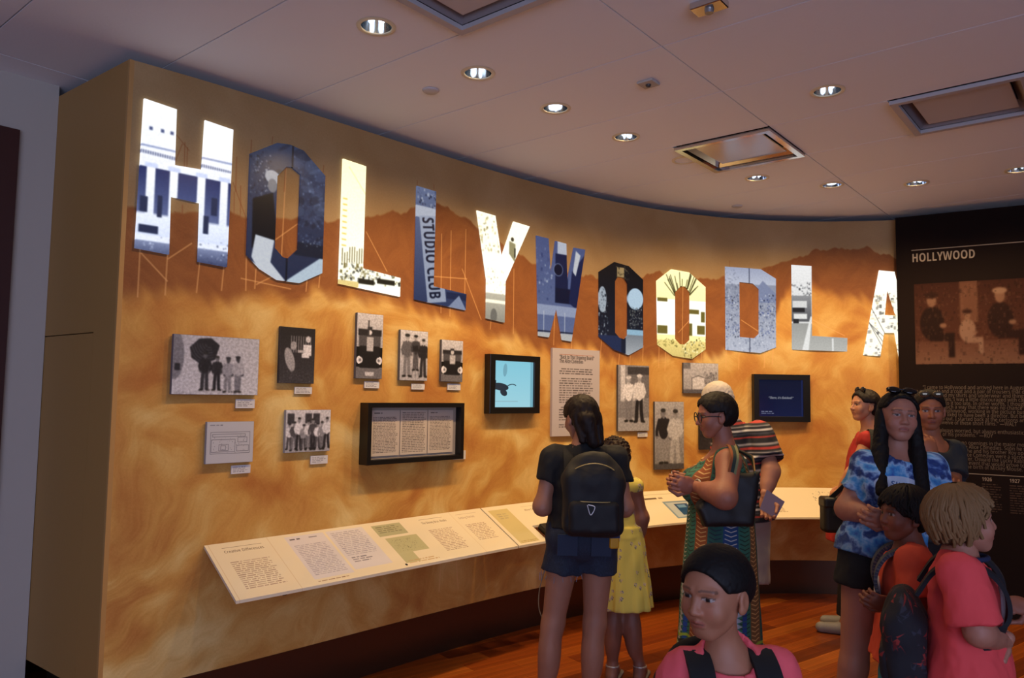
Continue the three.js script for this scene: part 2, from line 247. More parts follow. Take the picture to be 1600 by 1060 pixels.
const faces = {
  H(g, w, h) { grad(g, 0, 0, w, h, '#fdfeff', '#e6edff'); g.fillStyle = '#46527e'; for (const x of [0.08, 0.2, 0.3]) g.fillRect(w * x, h * 0.17, w * 0.035, h * 0.022); g.fillStyle = '#8f9cc4'; g.fillRect(0, h * 0.29, w, h * 0.012); for (let i = 0; i < 40; i++) { g.fillStyle = '#4a5682'; g.fillRect(w * i / 40, h * 0.325 + h * 0.02 * i / 40, w * 0.014, h * 0.022); } g.fillStyle = '#f4f7ff'; g.fillRect(0, h * 0.36, w, h * 0.05);
    grad(g, 0, h * 0.43, w, h * 0.3, '#1e2a5c', '#5a6590'); for (const x of [0.12, 0.36, 0.66, 0.92]) { grad(g, w * (x - 0.045), h * 0.41, w * 0.09, h * 0.45, '#ffffff', '#dfe8ff'); g.fillStyle = '#cdd8f8'; g.fillRect(w * (x - 0.065), h * 0.4, w * 0.13, h * 0.03); } grad(g, 0, h * 0.72, w, h * 0.14, 'rgba(235,242,255,0.6)', 'rgba(214,224,250,0.9)'); g.fillStyle = '#222b4a'; for (const [x, y, a, b] of [[0.02, 0.62, 0.08, 0.1], [0.78, 0.55, 0.07, 0.12], [0.7, 0.68, 0.06, 0.12], [0.02, 0.8, 0.2, 0.05], [0.2, 0.6, 0.05, 0.14]]) g.fillRect(w * x, h * y, w * a, h * b); grad(g, 0, h * 0.9, w, h * 0.1, '#7f89ac', '#3b4364'); speckle(g, 0, h * 0.84, w, h * 0.16, 90, ['#2b3353', '#c8d2ee'], 2, 7); },
  O(g, w, h) { grad(g, 0, 0, w, h, '#3a4564', '#2c3554'); speckle(g, w * 0.55, 0, w * 0.45, h * 0.75, 260, ['#5a6a92', '#7f90b8', '#27314f'], 2, 8); speckle(g, 0, h * 0.1, w * 0.25, h * 0.4, 160, ['#cfd6e4', '#12141f'], 2, 6); for (let q = 0; q < 40; q++) { g.fillStyle = ['rgba(120,138,176,0.25)', 'rgba(16,20,34,0.35)', 'rgba(86,100,138,0.3)'][q % 3]; g.beginPath(); g.ellipse(w * rr(0.4, 1), h * rr(0, 0.75), w * rr(0.04, 0.14), h * rr(0.01, 0.05), rr(-1, 1), 0, 7); g.fill(); } g.fillStyle = '#0d0f18'; g.beginPath(); g.moveTo(w * 0.05, h * 0.45); g.lineTo(w * 0.3, h * 0.38); g.lineTo(w * 0.38, h * 0.72); g.lineTo(w * 0.06, h * 0.8); g.fill(); g.fillStyle = '#c9cbd6'; g.beginPath(); g.ellipse(w * 0.29, h * 0.27, w * 0.1, h * 0.05, 0.2, 0, 7); g.fill(); g.fillStyle = '#8f8f98'; g.beginPath(); g.ellipse(w * 0.29, h * 0.33, w * 0.06, h * 0.05, 0, 0, 7); g.fill(); g.fillStyle = '#eef4ff'; g.beginPath(); g.moveTo(w * 0.1, h * 0.7); g.lineTo(w * 0.34, h * 0.72); g.lineTo(w * 0.3, h * 0.88); g.lineTo(w * 0.5, h); g.lineTo(w * 0.2, h); g.lineTo(w * 0.06, h * 0.86); g.fill(); g.fillStyle = '#dbeeff'; g.beginPath(); g.moveTo(w * 0.5, h); g.lineTo(w, h * 0.78); g.lineTo(w, h); g.fill(); g.fillStyle = '#1d2438'; g.fillRect(w * 0.6, h * 0.7, w * 0.4, h * 0.1); speckle(g, w * 0.6, h * 0.62, w * 0.4, h * 0.12, 40, ['#e8eefc', '#39476a'], 2, 5); g.fillStyle = '#10131f'; g.fillRect(w * 0.53, 0, w * 0.02, h * 0.2); g.fillRect(w * 0.5, h * 0.83, w * 0.02, h * 0.17); },
  L(g, w, h) { grad(g, 0, 0, w, h, '#fff8c8', '#fffdf0'); g.fillStyle = '#d8b64a'; for (let i = 0; i < 9; i++) g.fillRect(w * 0.02, h * (0.3 + i * 0.045), w * 0.07, h * 0.01); g.strokeStyle = '#e9d68a'; g.lineWidth = 3; g.beginPath(); g.moveTo(w * 0.1, h * 0.05); g.lineTo(w * 0.4, h * 0.25); g.stroke(); g.fillStyle = '#5a4a20'; for (let i = 0; i < 10; i++) g.fillRect(w * (0.03 + i * 0.038), h * rr(0.66, 0.72), w * 0.012, h * 0.12); speckle(g, 0, h * 0.76, w, h * 0.16, 260, ['#1d1a10', '#6b5d2c', '#fffbe0'], 3, 12); g.fillStyle = '#241f14'; g.fillRect(w * 0.3, h * 0.9, w * 0.25, h * 0.04); g.fillRect(w * 0.6, h * 0.88, w * 0.3, h * 0.04); g.fillStyle = '#d9c07a'; g.fillRect(0, h * 0.93, w * 0.3, h * 0.07); },
  L2(g, w, h) { grad(g, 0, 0, w, h, '#7e8cb4', '#3d4a74'); speckle(g, 0, 0, w * 0.45, h * 0.25, 90, ['#0f1428', '#e6eeff', '#56648c'], 3, 12); g.fillStyle = '#dfe6f8'; g.fillRect(0, h * 0.16, w * 0.42, h * 0.1); g.save(); g.translate(w * 0.15, h * 0.24); g.rotate(1.42); g.fillStyle = '#c3cde6'; g.fillRect(0, -w * 0.26, h * 0.74, w * 0.36); g.fillStyle = '#161d38'; g.font = `bold ${Math.round(w * 0.3)}px sans-serif`; g.fillText('STUDIO CLUB', h * 0.01, w * 0.05, h * 0.7); g.restore(); g.fillStyle = '#2a355c'; g.fillRect(w * 0.6, h * 0.86, w * 0.4, h * 0.06); g.fillStyle = '#aab6d6'; g.beginPath(); g.moveTo(w * 0.62, h); g.lineTo(w * 0.85, h * 0.88); g.lineTo(w, h); g.fill(); },
  Y(g, w, h) { grad(g, 0, 0, w, h, '#fffce6', '#fffdf4'); speckle(g, 0, 0, w * 0.45, h * 0.35, 130, ['#8a7c4c', '#fffbe0', '#bfae70'], 3, 11); g.fillStyle = '#3a3320'; g.beginPath(); g.ellipse(w * 0.66, h * 0.2, w * 0.03, h * 0.02, 0, 0, 7); g.fill(); g.fillStyle = '#8d8460'; g.beginPath(); g.moveTo(w * 0.6, h * 0.22); g.lineTo(w * 0.72, h * 0.24); g.lineTo(w * 0.72, h * 0.42); g.lineTo(w * 0.6, h * 0.34); g.fill(); g.fillStyle = '#1d1a14'; g.fillRect(w * 0.7, h * 0.28, w * 0.025, h * 0.09); speckle(g, w * 0.15, h * 0.5, w * 0.4, h * 0.25, 50, ['#d9cf9c', '#a39868'], 2, 7); grad(g, 0, h * 0.74, w, h * 0.26, '#b9b09a', '#8b8578'); g.fillStyle = '#fff7da'; g.fillRect(0, h * 0.8, w, h * 0.03); g.fillStyle = '#6a655c'; g.beginPath(); g.ellipse(w * 0.33, h * 0.95, w * 0.06, h * 0.07, 0, 0, 7); g.fill(); },
  W(g, w, h) { grad(g, 0, 0, w, h, '#5c6aa0', '#7f8cb8'); g.fillStyle = '#e4eafa'; g.fillRect(w * 0.42, 0, w * 0.2, h * 0.14); g.fillStyle = '#1d2650'; g.fillRect(w * 0.38, h * 0.14, w * 0.26, h * 0.34); g.fillStyle = '#0f1533'; g.beginPath(); g.arc(w * 0.44, h * 0.3, w * 0.09, 0, 7); g.fill(); g.strokeStyle = '#aab6de'; g.lineWidth = 3; g.stroke(); g.fillStyle = '#141b3c'; g.fillRect(w * 0.38, h * 0.48, w * 0.34, h * 0.15); g.fillStyle = '#202a58'; g.beginPath(); g.moveTo(w * 0.72, h * 0.3); g.lineTo(w, h * 0.1); g.lineTo(w * 0.9, h * 0.7); g.lineTo(w * 0.66, h * 0.62); g.fill(); g.fillStyle = '#f4f7ff'; g.beginPath(); g.moveTo(w * 0.8, h * 0.08); g.lineTo(w * 0.9, h * 0.12); g.lineTo(w * 0.8, h * 0.34); g.lineTo(w * 0.74, h * 0.3); g.fill(); speckle(g, 0, h * 0.1, w * 0.3, h * 0.5, 40, ['#9aa8d4', '#3d4a80', '#dde5fa'], 4, 12); g.fillStyle = '#b9c4e4'; g.fillRect(0, h * 0.66, w, h * 0.1); g.strokeStyle = '#f0f4ff'; g.lineWidth = 4; for (const x of [0.16, 0.58]) { g.beginPath(); g.moveTo(w * x, h * 0.72); g.lineTo(w * x, h * 0.93); g.stroke(); } g.fillStyle = '#0d1020'; g.fillRect(0, h * 0.915, w, h * 0.01); g.fillStyle = '#e9e6e2'; g.fillRect(0, h * 0.93, w, h * 0.07); },
  O2(g, w, h) { grad(g, 0, 0, w, h, '#0d0d12', '#22283c'); g.fillStyle = '#b9c4cf'; g.beginPath(); g.ellipse(w * 0.08, h * 0.42, w * 0.09, h * 0.14, 0, 0, 7); g.fill(); speckle(g, 0, h * 0.3, w * 0.2, h * 0.5, 90, ['#0e1018', '#dfe6ea', '#5a6470'], 3, 9); g.fillStyle = '#cfeaff'; g.beginPath(); g.ellipse(w * 0.82, h * 0.38, w * 0.18, h * 0.12, 0.3, 0, 7); g.fill(); speckle(g, w * 0.68, h * 0.46, w * 0.3, h * 0.24, 150, ['#8c8f86', '#e6e4d8', '#1d1f20'], 3, 8); g.fillStyle = '#a9d2ea'; g.fillRect(w * 0.62, h * 0.72, w * 0.38, h * 0.06); grad(g, w * 0.6, h * 0.78, w * 0.4, h * 0.22, '#8f959c', '#c4c8cc'); g.fillStyle = '#2a3558'; g.fillRect(0, h * 0.8, w * 0.5, h * 0.2); g.fillStyle = '#b99a68'; g.fillRect(w * 0.4, h * 0.05, w * 0.16, h * 0.14); speckle(g, w * 0.36, h * 0.02, w * 0.3, h * 0.18, 60, ['#15110c', '#8d7a58'], 3, 9); },
  O3(g, w, h) { grad(g, 0, 0, w, h, '#fff6b8', '#ffef9c'); g.strokeStyle = '#3a3415'; g.lineWidth = 4; for (let i = 0; i < 22; i++) { const x = w * rr(0.05, 0.95); g.beginPath(); g.moveTo(w * 0.5 + (x - w * 0.5) * 0.4, h * 0.3); g.lineTo(x, h * rr(0.0, 0.2)); g.stroke(); } g.fillStyle = '#fffef2'; g.fillRect(0, h * 0.34, w, h * 0.4); g.fillStyle = '#6a5d28'; for (const [x, y, a, b] of [[0.02, 0.33, 0.2, 0.04], [0.66, 0.44, 0.2, 0.05], [0.9, 0.46, 0.08, 0.12], [0.02, 0.64, 0.2, 0.09], [0.82, 0.62, 0.16, 0.1], [0.66, 0.6, 0.06, 0.14]]) g.fillRect(w * x, h * y, w * a, h * b); grad(g, 0, h * 0.8, w, h * 0.2, '#e8cf7c', '#cdb46a'); speckle(g, w * 0.5, h * 0.76, w * 0.5, h * 0.24, 160, ['#5a5020', '#fff6c0', '#2c2710'], 3, 8); speckle(g, 0, h * 0.78, w * 0.4, h * 0.08, 50, ['#5a5020', '#8f8040'], 3, 8); },
  D(g, w, h) { grad(g, 0, 0, w, h * 0.35, '#aab2cc', '#e8ecf8'); grad(g, 0, h * 0.2, w, h * 0.8, '#9aa0b4', '#d0d4e2'); g.fillStyle = '#8a94b4'; g.beginPath(); g.moveTo(w * 0.5, h * 0.35); g.lineTo(w * 0.75, h * 0.15); g.lineTo(w, h * 0.3); g.lineTo(w, h * 0.4); g.lineTo(w * 0.5, h * 0.42); g.fill(); speckle(g, 0, h * 0.02, w * 0.3, h * 0.32, 120, ['#6d7488', '#c9cede', '#8a91a8'], 3, 10); speckle(g, 0, h * 0.3, w, h * 0.52, 900, ['#23283a', '#eef1fa', '#5d6682', '#8c96b8', '#3a4a8c'], 2, 8); speckle(g, 0, h * 0.82, w, h * 0.18, 200, ['#c3c8d8', '#eef1fa', '#8d94aa'], 3, 9); g.fillStyle = '#20263c'; g.fillRect(w * 0.49, 0, w * 0.012, h); },
  L3(g, w, h) { grad(g, 0, 0, w, h, '#ffffff', '#e2e2de'); speckle(g, 0, h * 0.2, w * 0.35, h * 0.18, 70, ['#6a6c70', '#c9cacc', '#2c2d30'], 3, 10); grad(g, 0, h * 0.36, w * 0.36, h * 0.3, '#9b9c9e', '#5c5d60'); g.fillStyle = '#e9e9e6'; g.fillRect(w * 0.02, h * 0.42, w * 0.26, h * 0.08); g.fillStyle = '#1c1d20'; g.fillRect(w * 0.02, h * 0.5, w * 0.22, h * 0.05); g.fillRect(w * 0.03, h * 0.63, w * 0.1, h * 0.06); g.fillStyle = '#f4f4f0'; g.fillRect(w * 0.04, h * 0.57, w * 0.24, h * 0.06); grad(g, 0, h * 0.68, w, h * 0.32, '#a9a9a4', '#c8c7c0'); g.fillStyle = '#f8f8f4'; g.beginPath(); g.moveTo(w * 0.18, h); g.lineTo(w * 0.34, h * 0.6); g.lineTo(w * 0.37, h * 0.6); g.lineTo(w * 0.3, h); g.fill(); g.fillRect(w * 0.72, h * 0.85, w * 0.03, h * 0.15); },
  A(g, w, h) { grad(g, 0, 0, w, h, '#fffcee', '#fff6dc'); speckle(g, 0, h * 0.25, w, h * 0.75, 260, ['#8a8270', '#c9b98a', '#5c574c', '#fffdf4'], 5, 20); g.strokeStyle = '#3b3830'; g.lineWidth = 3; for (let i = 0; i < 6; i++) { g.beginPath(); g.moveTo(w * rnd(), h * rr(0.3, 0.6)); g.lineTo(w * rnd(), h * rr(0.4, 1)); g.stroke(); } },
};
const letterSpecs = [
  ['H', 'first lit letter, an H showing a white columned building', 1.05, [[224, 155], [275, 172], [272, 259], [314, 266], [319, 188.7], [362.8, 204], [352.8, 417.8], [308, 409.5], [311, 318], [265.7, 307.8], [262.8, 398.3], [209.6, 388]]],
  ['O', 'lit letter O showing a dark garden photo of a person in a hat', 0.62, [[389.4, 240.6], [431.7, 224], [452, 227], [473, 236.4], [506.4, 275.9], [501.5, 427.4], [467, 442.7], [431.7, 437.7], [404.7, 420.3], [384, 398.3]], [[431.7, 275.9], [446.2, 261.3], [454.5, 262], [468.2, 273.8], [464, 390], [448.3, 404.5], [440, 402.5], [427.6, 388]]],
  ['L', 'bright yellow-white lit letter L with a crowd along its foot', 1.25, [[534.7, 248.7], [570.3, 260.7], [565.5, 419.8], [624, 434.9], [623.2, 463.9], [527.8, 443.4]]],
  ['L2', 'blue lit letter L with a slanting club sign', 0.55, [[650, 291], [679.6, 300], [675.7, 447.9], [727, 460], [725.8, 485], [646.4, 468]]],
  ['Y', 'bright cream lit letter Y', 1.2, [[743.9, 329.3], [772.3, 337.7], [782.2, 402.6], [801.2, 346.8], [826.6, 354.3], [788.3, 440.3], [786.7, 504.3], [758.4, 497.7], [759, 437.3]]],
  ['W', 'blue lit letter W showing an old film camera', 0.55, [[836.9, 368.5], [855.6, 373.3], [859.2, 432.8], [866.7, 377], [883.3, 381.5], [884.9, 441.9], [895.4, 387.5], [913.5, 390.5], [891.5, 533.9], [877.3, 531.5], [868.2, 479.6], [856.2, 527.3], [840.2, 524.9]]],
  ['O2', 'dark lit letter O showing people in pale blue', 0.7, [[934.8, 425.1], [958.5, 409.9], [981.2, 416.4], [1004, 437.5], [1004, 543.1], [981.2, 555.1], [958.5, 546.4], [934.8, 525.9]], [[959.5, 440], [964, 432], [974, 434], [979.6, 444], [979.6, 524], [974, 531], [966, 528], [959.5, 520]]],
  ['O3', 'yellow lit letter O showing palm fronds over a house', 1.2, [[1025.1, 439.1], [1047.9, 421.2], [1075.5, 426.1], [1102.1, 448.9], [1102.1, 546.4], [1080.4, 561], [1051.1, 556.1], [1026.7, 538.9]], [[1053.4, 457], [1062.5, 447.2], [1070.6, 448.2], [1077.1, 457], [1077.1, 531.7], [1069, 538.9], [1060.9, 538.2], [1053.4, 530]]],
  ['D', 'grey-blue lit letter D showing a hillside town', 0.8, [[1130.1, 416.4], [1187.6, 421.2], [1212, 435.9], [1212, 543.1], [1187.6, 551.9], [1130.1, 546.4]], [[1154.5, 440.7], [1176.2, 443.3], [1185.3, 452.1], [1185.3, 522], [1177.9, 529.1], [1155.1, 526.9]]],
  ['L3', 'white lit letter L showing a car on a street', 0.85, [[1236.4, 414.1], [1267.2, 416.4], [1267.9, 525.2], [1324.1, 528.5], [1323.5, 549.6], [1237.3, 546.4]]],
  ['A', 'bright lit letter A cut off by the dark brown panel', 1.2, [[1372.9, 422.9], [1397.2, 425.1], [1430, 561], [1404, 559], [1397, 520.4], [1381, 520.4], [1375.1, 556.8], [1348.5, 555.1]], [[1385.9, 453.7], [1398.9, 493.4], [1382, 492.7]]],
];
for (const [id, label, glow, outer, hole] of letterSpecs) {
  const w = outer.map((p) => onWall(...p)), s0 = w.reduce((a, q) => a + q.s, 0) / w.length, y0 = w.reduce((a, q) => a + q.y, 0) / w.length;
  const loc = (p) => { const q = onWall(...p); return new THREE.Vector2(q.s - s0, q.y - y0); };
  const sh = new THREE.Shape(outer.map(loc)); if (hole) sh.holes.push(new THREE.Path(hole.map(loc)));
  const g = new THREE.ExtrudeGeometry(sh, { depth: 0.026, bevelEnabled: false }), b = new THREE.Box2().setFromPoints(outer.map(loc)), sz = b.getSize(new THREE.Vector2()), uv = g.attributes.uv, pos = g.attributes.position;
  for (let i = 0; i < uv.count; i++) uv.setXY(i, (pos.getX(i) - b.min.x) / sz.x, (pos.getY(i) - b.min.y) / sz.y);
  const t = facePainter(320, Math.round(320 * sz.y / sz.x), faces[id], 2.2, 0.25);
  const m = mesh('lit_letter', g, std(0x0a0a0a, 0.25, 0, { emissive: 0xffffff, emissiveMap: t, emissiveIntensity: glow })); tag(m, label, 'letter', 'lit letters on the mural');
  onWallGroup(m, s0, y0, -0.014);
}
// ---------------------------------------------------------------- pictures and screens hung on the mural
function hung(name, label, category, q, depth, off, group) {   // q: four pixel corners tl tr br bl
  const c = q.map((p) => onWall(...p)), s = (c[0].s + c[1].s + c[2].s + c[3].s) / 4, y = (c[0].y + c[1].y + c[2].y + c[3].y) / 4, w = (c[1].s + c[2].s - c[0].s - c[3].s) / 2, h = (c[0].y + c[1].y - c[2].y - c[3].y) / 2;
  const g = thing(name, label, category, null, group); onWallGroup(g, s, y, off ?? 0.004); g.userData.size = undefined; delete g.userData.size; return { g, w, h, d: depth };
}
function printed(w, h, px, fn, soft = 0) { const H = Math.round(px * h / w); return facePainter(px, H, (g) => fn(g, px, H), soft); }
function board(name, label, category, q, fn, px = 256, depth = 0.018, edge = 0xb9b6b4, group) {
  const { g, w, h } = hung(name, label, category, q, depth, 0.004, group);
  mesh('backing_board', boxAt(w, h, depth, 0, 0, depth / 2), std(edge, 0.7), g);
  mesh('print', boxAt(w - 0.002, h - 0.002, 0.001, 0, 0, depth + 0.0006), std(0xffffff, 0.5, 0, { map: printed(w, h, px, fn, name === 'photograph' ? 2 : 0) }), g);
  return g;
}
const photoGroup = 'mounted photographs on the mural';
board('photograph', 'large beach photograph of four bathers under a striped parasol', 'photograph', [[267, 521], [401, 532], [399, 618], [265, 616]], (g, w, h) => {
  grad(g, 0, 0, w, h, '#b4b4bc', '#c4c4ca'); g.fillStyle = '#77777f'; g.beginPath(); g.ellipse(w * 0.02, h * 0.35, w * 0.1, h * 0.4, 0, 0, 7); g.fill(); g.fillStyle = '#26262c'; g.fillRect(w * 0.02, h * 0.48, w * 0.06, h * 0.12);
  g.fillStyle = '#1e1e24'; g.beginPath(); g.moveTo(w * 0.18, h * 0.2); g.lineTo(w * 0.28, h * 0.05); g.lineTo(w * 0.42, h * 0.03); g.lineTo(w * 0.52, h * 0.15); g.lineTo(w * 0.47, h * 0.4); g.lineTo(w * 0.32, h * 0.5); g.lineTo(w * 0.2, h * 0.38); g.fill(); g.strokeStyle = '#6c6c74'; g.lineWidth = 1.5; for (let i = 0; i < 7; i++) { g.beginPath(); g.arc(w * 0.4, h * 0.12, w * (0.05 + i * 0.03), 1.2, 3.1); g.stroke(); }
  man(g, w * 0.36, h * 0.93, h * 0.66, '#1d1d22', '#2c2c32', '#55555c', '#222'); man(g, w * 0.5, h * 0.93, h * 0.6, '#232328', '#1c1c22', '#66666c'); man(g, w * 0.63, h * 0.96, h * 0.62, '#8f8f98', '#7c7c84', '#3a3a40', '#2a2a30'); man(g, w * 0.75, h * 0.96, h * 0.64, '#a5a5ad', '#6f6f78', '#33333a', '#222228'); speckle(g, 0, h * 0.9, w, h * 0.1, 60, ['#8d8d95', '#d5d5da', '#5c5c64'], 2, 7);
}, 320, 0.02, 0x6a6a70, photoGroup);
board('photograph', 'dark photograph of a child and a dog by a fence', 'photograph', [[434, 510], [489, 515], [487, 600], [433, 598.5]], (g, w, h) => {
  grad(g, 0, 0, w, h, '#1d1b1e', '#3a383c'); for (let i = 0; i < 9; i++) { g.fillStyle = '#8f8d90'; g.fillRect(w * (0.3 + i * 0.07), h * 0.15, w * 0.022, h * 0.3); } g.fillStyle = '#9b999c'; g.beginPath(); g.ellipse(w * 0.28, h * 0.58, w * 0.13, h * 0.22, -0.3, 0, 7); g.fill(); g.beginPath(); g.ellipse(w * 0.38, h * 0.33, w * 0.09, h * 0.08, 0, 0, 7); g.fill(); g.fillStyle = '#c9c7ca'; g.beginPath(); g.ellipse(w * 0.8, h * 0.2, w * 0.07, h * 0.06, 0, 0, 7); g.fill(); g.fillStyle = '#dcdadd'; g.fillRect(w * 0.66, h * 0.3, w * 0.24, h * 0.2); g.fillRect(w * 0.62, h * 0.46, w * 0.22, h * 0.08); g.fillStyle = '#b5b3b6'; g.fillRect(w * 0.5, h * 0.4, w * 0.2, h * 0.05); speckle(g, 0, h * 0.78, w, h * 0.22, 80, ['#5c5a5e', '#2a282c', '#7a787c'], 2, 6);
}, 192, 0.018, 0x3a3a3c, photoGroup);
const carPhoto = (wave, plate) => (g, w, h) => {
  grad(g, 0, 0, w, h * 0.5, '#c9c7cc', '#a9a7ac'); g.fillStyle = '#222024'; g.fillRect(w * 0.05, h * 0.24, w * 0.9, h * 0.1); g.fillStyle = '#4c4a4e'; g.fillRect(w * 0.08, h * 0.34, w * 0.84, h * 0.16); g.fillStyle = '#121114'; g.fillRect(w * 0.14, h * 0.5, w * 0.72, h * 0.34); g.fillStyle = '#6b696d'; g.fillRect(0, h * 0.84, w, h * 0.16);
  for (const x of [0.14, 0.86]) { g.fillStyle = '#e2e0e4'; g.beginPath(); g.arc(w * x, h * 0.72, w * 0.1, 0, 7); g.fill(); g.fillStyle = '#77757a'; g.beginPath(); g.arc(w * x, h * 0.72, w * 0.05, 0, 7); g.fill(); }
  g.fillStyle = '#b7b5b9'; g.fillRect(w * 0.38, h * 0.36, w * 0.26, h * 0.22); g.fillStyle = '#d3d1d5'; g.beginPath(); g.arc(w * 0.5, h * 0.29, w * 0.08, 0, 7); g.fill(); g.fillStyle = '#2a282c'; g.fillRect(w * 0.4, h * 0.2, w * 0.18, h * 0.05); if (wave) { g.fillStyle = '#3c3a3e'; g.fillRect(w * 0.42, h * 0.1, w * 0.05, h * 0.24); } if (plate) { g.fillStyle = '#c4c2c6'; g.fillRect(w * 0.34, h * 0.9, w * 0.34, h * 0.06); }
};
board('photograph', 'tall photograph of a person waving from an old car', 'photograph', [[554.6, 488], [595, 494], [593, 592.5], [552, 591.5]], carPhoto(true, true), 160, 0.018, 0x5a5a5c, photoGroup);
board('photograph', 'photograph of three men with a camera tripod', 'photograph', [[622.5, 515.7], [665.6, 519], [663, 596.5], [620, 593.5]], (g, w, h) => { grad(g, 0, 0, w, h, '#cccacf', '#a7a5aa'); man(g, w * 0.25, h * 0.93, h * 0.86, '#5c5a5f', '#77757a', '#a9a7ab', '#222'); man(g, w * 0.56, h * 0.8, h * 0.72, '#3c3a3f', '#5c5a5f', '#99979b', '#1c1c1e'); man(g, w * 0.84, h * 0.93, h * 0.78, '#201e22', '#2a282c', '#b3b1b5'); g.strokeStyle = '#2a282c'; g.lineWidth = 2; for (const x of [0.42, 0.56, 0.7]) { g.beginPath(); g.moveTo(w * 0.56, h * 0.4); g.lineTo(w * x, h * 0.95); g.stroke(); } g.fillStyle = '#1a181c'; g.fillRect(w * 0.45, h * 0.3, w * 0.2, h * 0.12); }, 160, 0.018, 0x5a5a5c, photoGroup);
board('photograph', 'small photograph of a person seated on a car bonnet', 'photograph', [[687, 531], [720, 533.6], [718.6, 597.5], [685, 596]], carPhoto(false, false), 128, 0.018, 0x5a5a5c, photoGroup);
board('drawing', 'white floor plan drawing on a mounted board', 'drawing', [[320, 659], [393, 659], [391.6, 722.4], [318, 724]], (g, w, h) => { g.fillStyle = '#bdbcbe'; g.fillRect(0, 0, w, h); g.strokeStyle = '#55545c'; g.lineWidth = 1.4; for (const [x, y, a, b] of [[0.08, 0.25, 0.84, 0.52], [0.1, 0.43, 0.5, 0.3], [0.26, 0.55, 0.2, 0.15], [0.66, 0.38, 0.2, 0.12], [0.64, 0.58, 0.26, 0.14], [0.3, 0.58, 0.1, 0.1], [0.12, 0.3, 0.7, 0.06]]) g.strokeRect(w * x, h * y, w * a, h * b); greek(g, w * 0.06, h * 0.05, w * 0.28, h * 0.06, 1, '#66656c'); speckle(g, w * 0.1, h * 0.3, w * 0.7, h * 0.45, 70, ['#5a5960'], 1, 3); }, 192, 0.018, 0x9a9a9c, photoGroup);
board('photograph', 'group photograph of men and women outside a building', 'photograph', [[442.7, 640.6], [513, 640.6], [511.5, 704], [442, 708]], (g, w, h) => { grad(g, 0, 0, w, h, '#cfcdd0', '#a3a1a5'); g.fillStyle = '#3c3a3e'; for (const x of [0.03, 0.42, 0.6]) g.fillRect(w * x, h * 0.08, w * 0.15, h * 0.24); for (let i = 0; i < 9; i++) man(g, w * (0.08 + i * 0.105), h * (0.93 + 0.03 * (i % 2)), h * (0.62 + 0.07 * ((i * 7) % 3)), ['#d5d3d6', '#4c4a4e', '#dddbdf', '#8c8a8e'][i % 4], ['#4a484c', '#6d6b6f', '#29272b'][i % 3], '#8c8a8e', i % 3 ? null : '#2a282c'); }, 224, 0.018, 0x9a9a9c, photoGroup);
board('photograph', 'photograph of two men in pale shirts and caps', 'photograph', [[964, 570], [1012, 572.7], [1011, 674.6], [962, 672.8]], (g, w, h) => { grad(g, 0, 0, w, h, '#8d8b8f', '#7a787c'); g.fillStyle = '#c9c7cb'; g.fillRect(w * 0.08, 0, w * 0.14, h * 0.55); g.fillStyle = '#3a383c'; g.fillRect(w * 0.3, h * 0.02, w * 0.7, h * 0.12); g.fillStyle = '#6a686c'; g.fillRect(w * 0.3, h * 0.14, w * 0.7, h * 0.36); g.fillStyle = '#a09ea2'; g.fillRect(0, h * 0.8, w, h * 0.2); man(g, w * 0.34, h * 0.86, h * 0.7, '#dedce0', '#77757a', '#a3a1a5', '#d0ced2'); man(g, w * 0.68, h * 0.87, h * 0.74, '#d8d6da', '#1c1a1e', '#9a989c', '#cfcdd1'); }, 192, 0.018, 0x4a4a4c, photoGroup);
board('photograph', 'tall photograph of two people standing, one in a dark jacket', 'photograph', [[1021, 627], [1066.6, 629], [1065.5, 732], [1020, 734.8]], (g, w, h) => { grad(g, 0, 0, w, h, '#a9a7ab', '#7c7a7e'); speckle(g, 0, h * 0.3, w, h * 0.6, 120, ['#8b898d', '#6b696d', '#a4a2a6'], 3, 8); man(g, w * 0.3, h * 0.92, h * 0.82, '#1e1c20', '#8a888c', '#77757a'); man(g, w * 0.7, h * 0.95, h * 0.84, '#bdbbbf', '#a9a7ab', '#8c8a8e'); g.fillStyle = '#4c4a4e'; g.fillRect(0, h * 0.92, w, h * 0.08); }, 160, 0.018, 0x4a4a4c, photoGroup);
board('photograph', 'small photograph of a garage and a bare tree', 'photograph', [[1066, 567], [1120.5, 568.5], [1120, 615], [1065.5, 615]], (g, w, h) => { grad(g, 0, 0, w, h, '#b9b7bb', '#98969a'); g.fillStyle = '#6b696d'; g.fillRect(0, 0, w * 0.2, h * 0.2); g.fillStyle = '#cac8cc'; g.fillRect(w * 0.24, h * 0.44, w * 0.36, h * 0.42); g.strokeStyle = '#3a383c'; g.lineWidth = 3; g.beginPath(); g.moveTo(w * 0.24, h * 0.88); g.lineTo(w * 0.24, h * 0.5); g.lineTo(w * 0.42, h * 0.42); g.lineTo(w * 0.6, h * 0.48); g.stroke(); speckle(g, w * 0.58, h * 0.28, w * 0.38, h * 0.38, 160, ['#2a282c', '#4a484c', '#8a888c'], 2, 6); g.fillStyle = '#55535a'; g.fillRect(0, h * 0.88, w, h * 0.12); }, 192, 0.018, 0x4a4a4c, photoGroup);
board('photograph', 'dark photograph hidden behind the white-haired man', 'photograph', [[1091, 642], [1140, 642], [1140, 702], [1091, 703]], (g, w, h) => { grad(g, 0, 0, w, h, '#1c1a1c', '#2c282a'); speckle(g, 0, 0, w, h, 60, ['#4a464a', '#141214'], 3, 10); }, 128, 0.018, 0x2a2a2c, photoGroup);
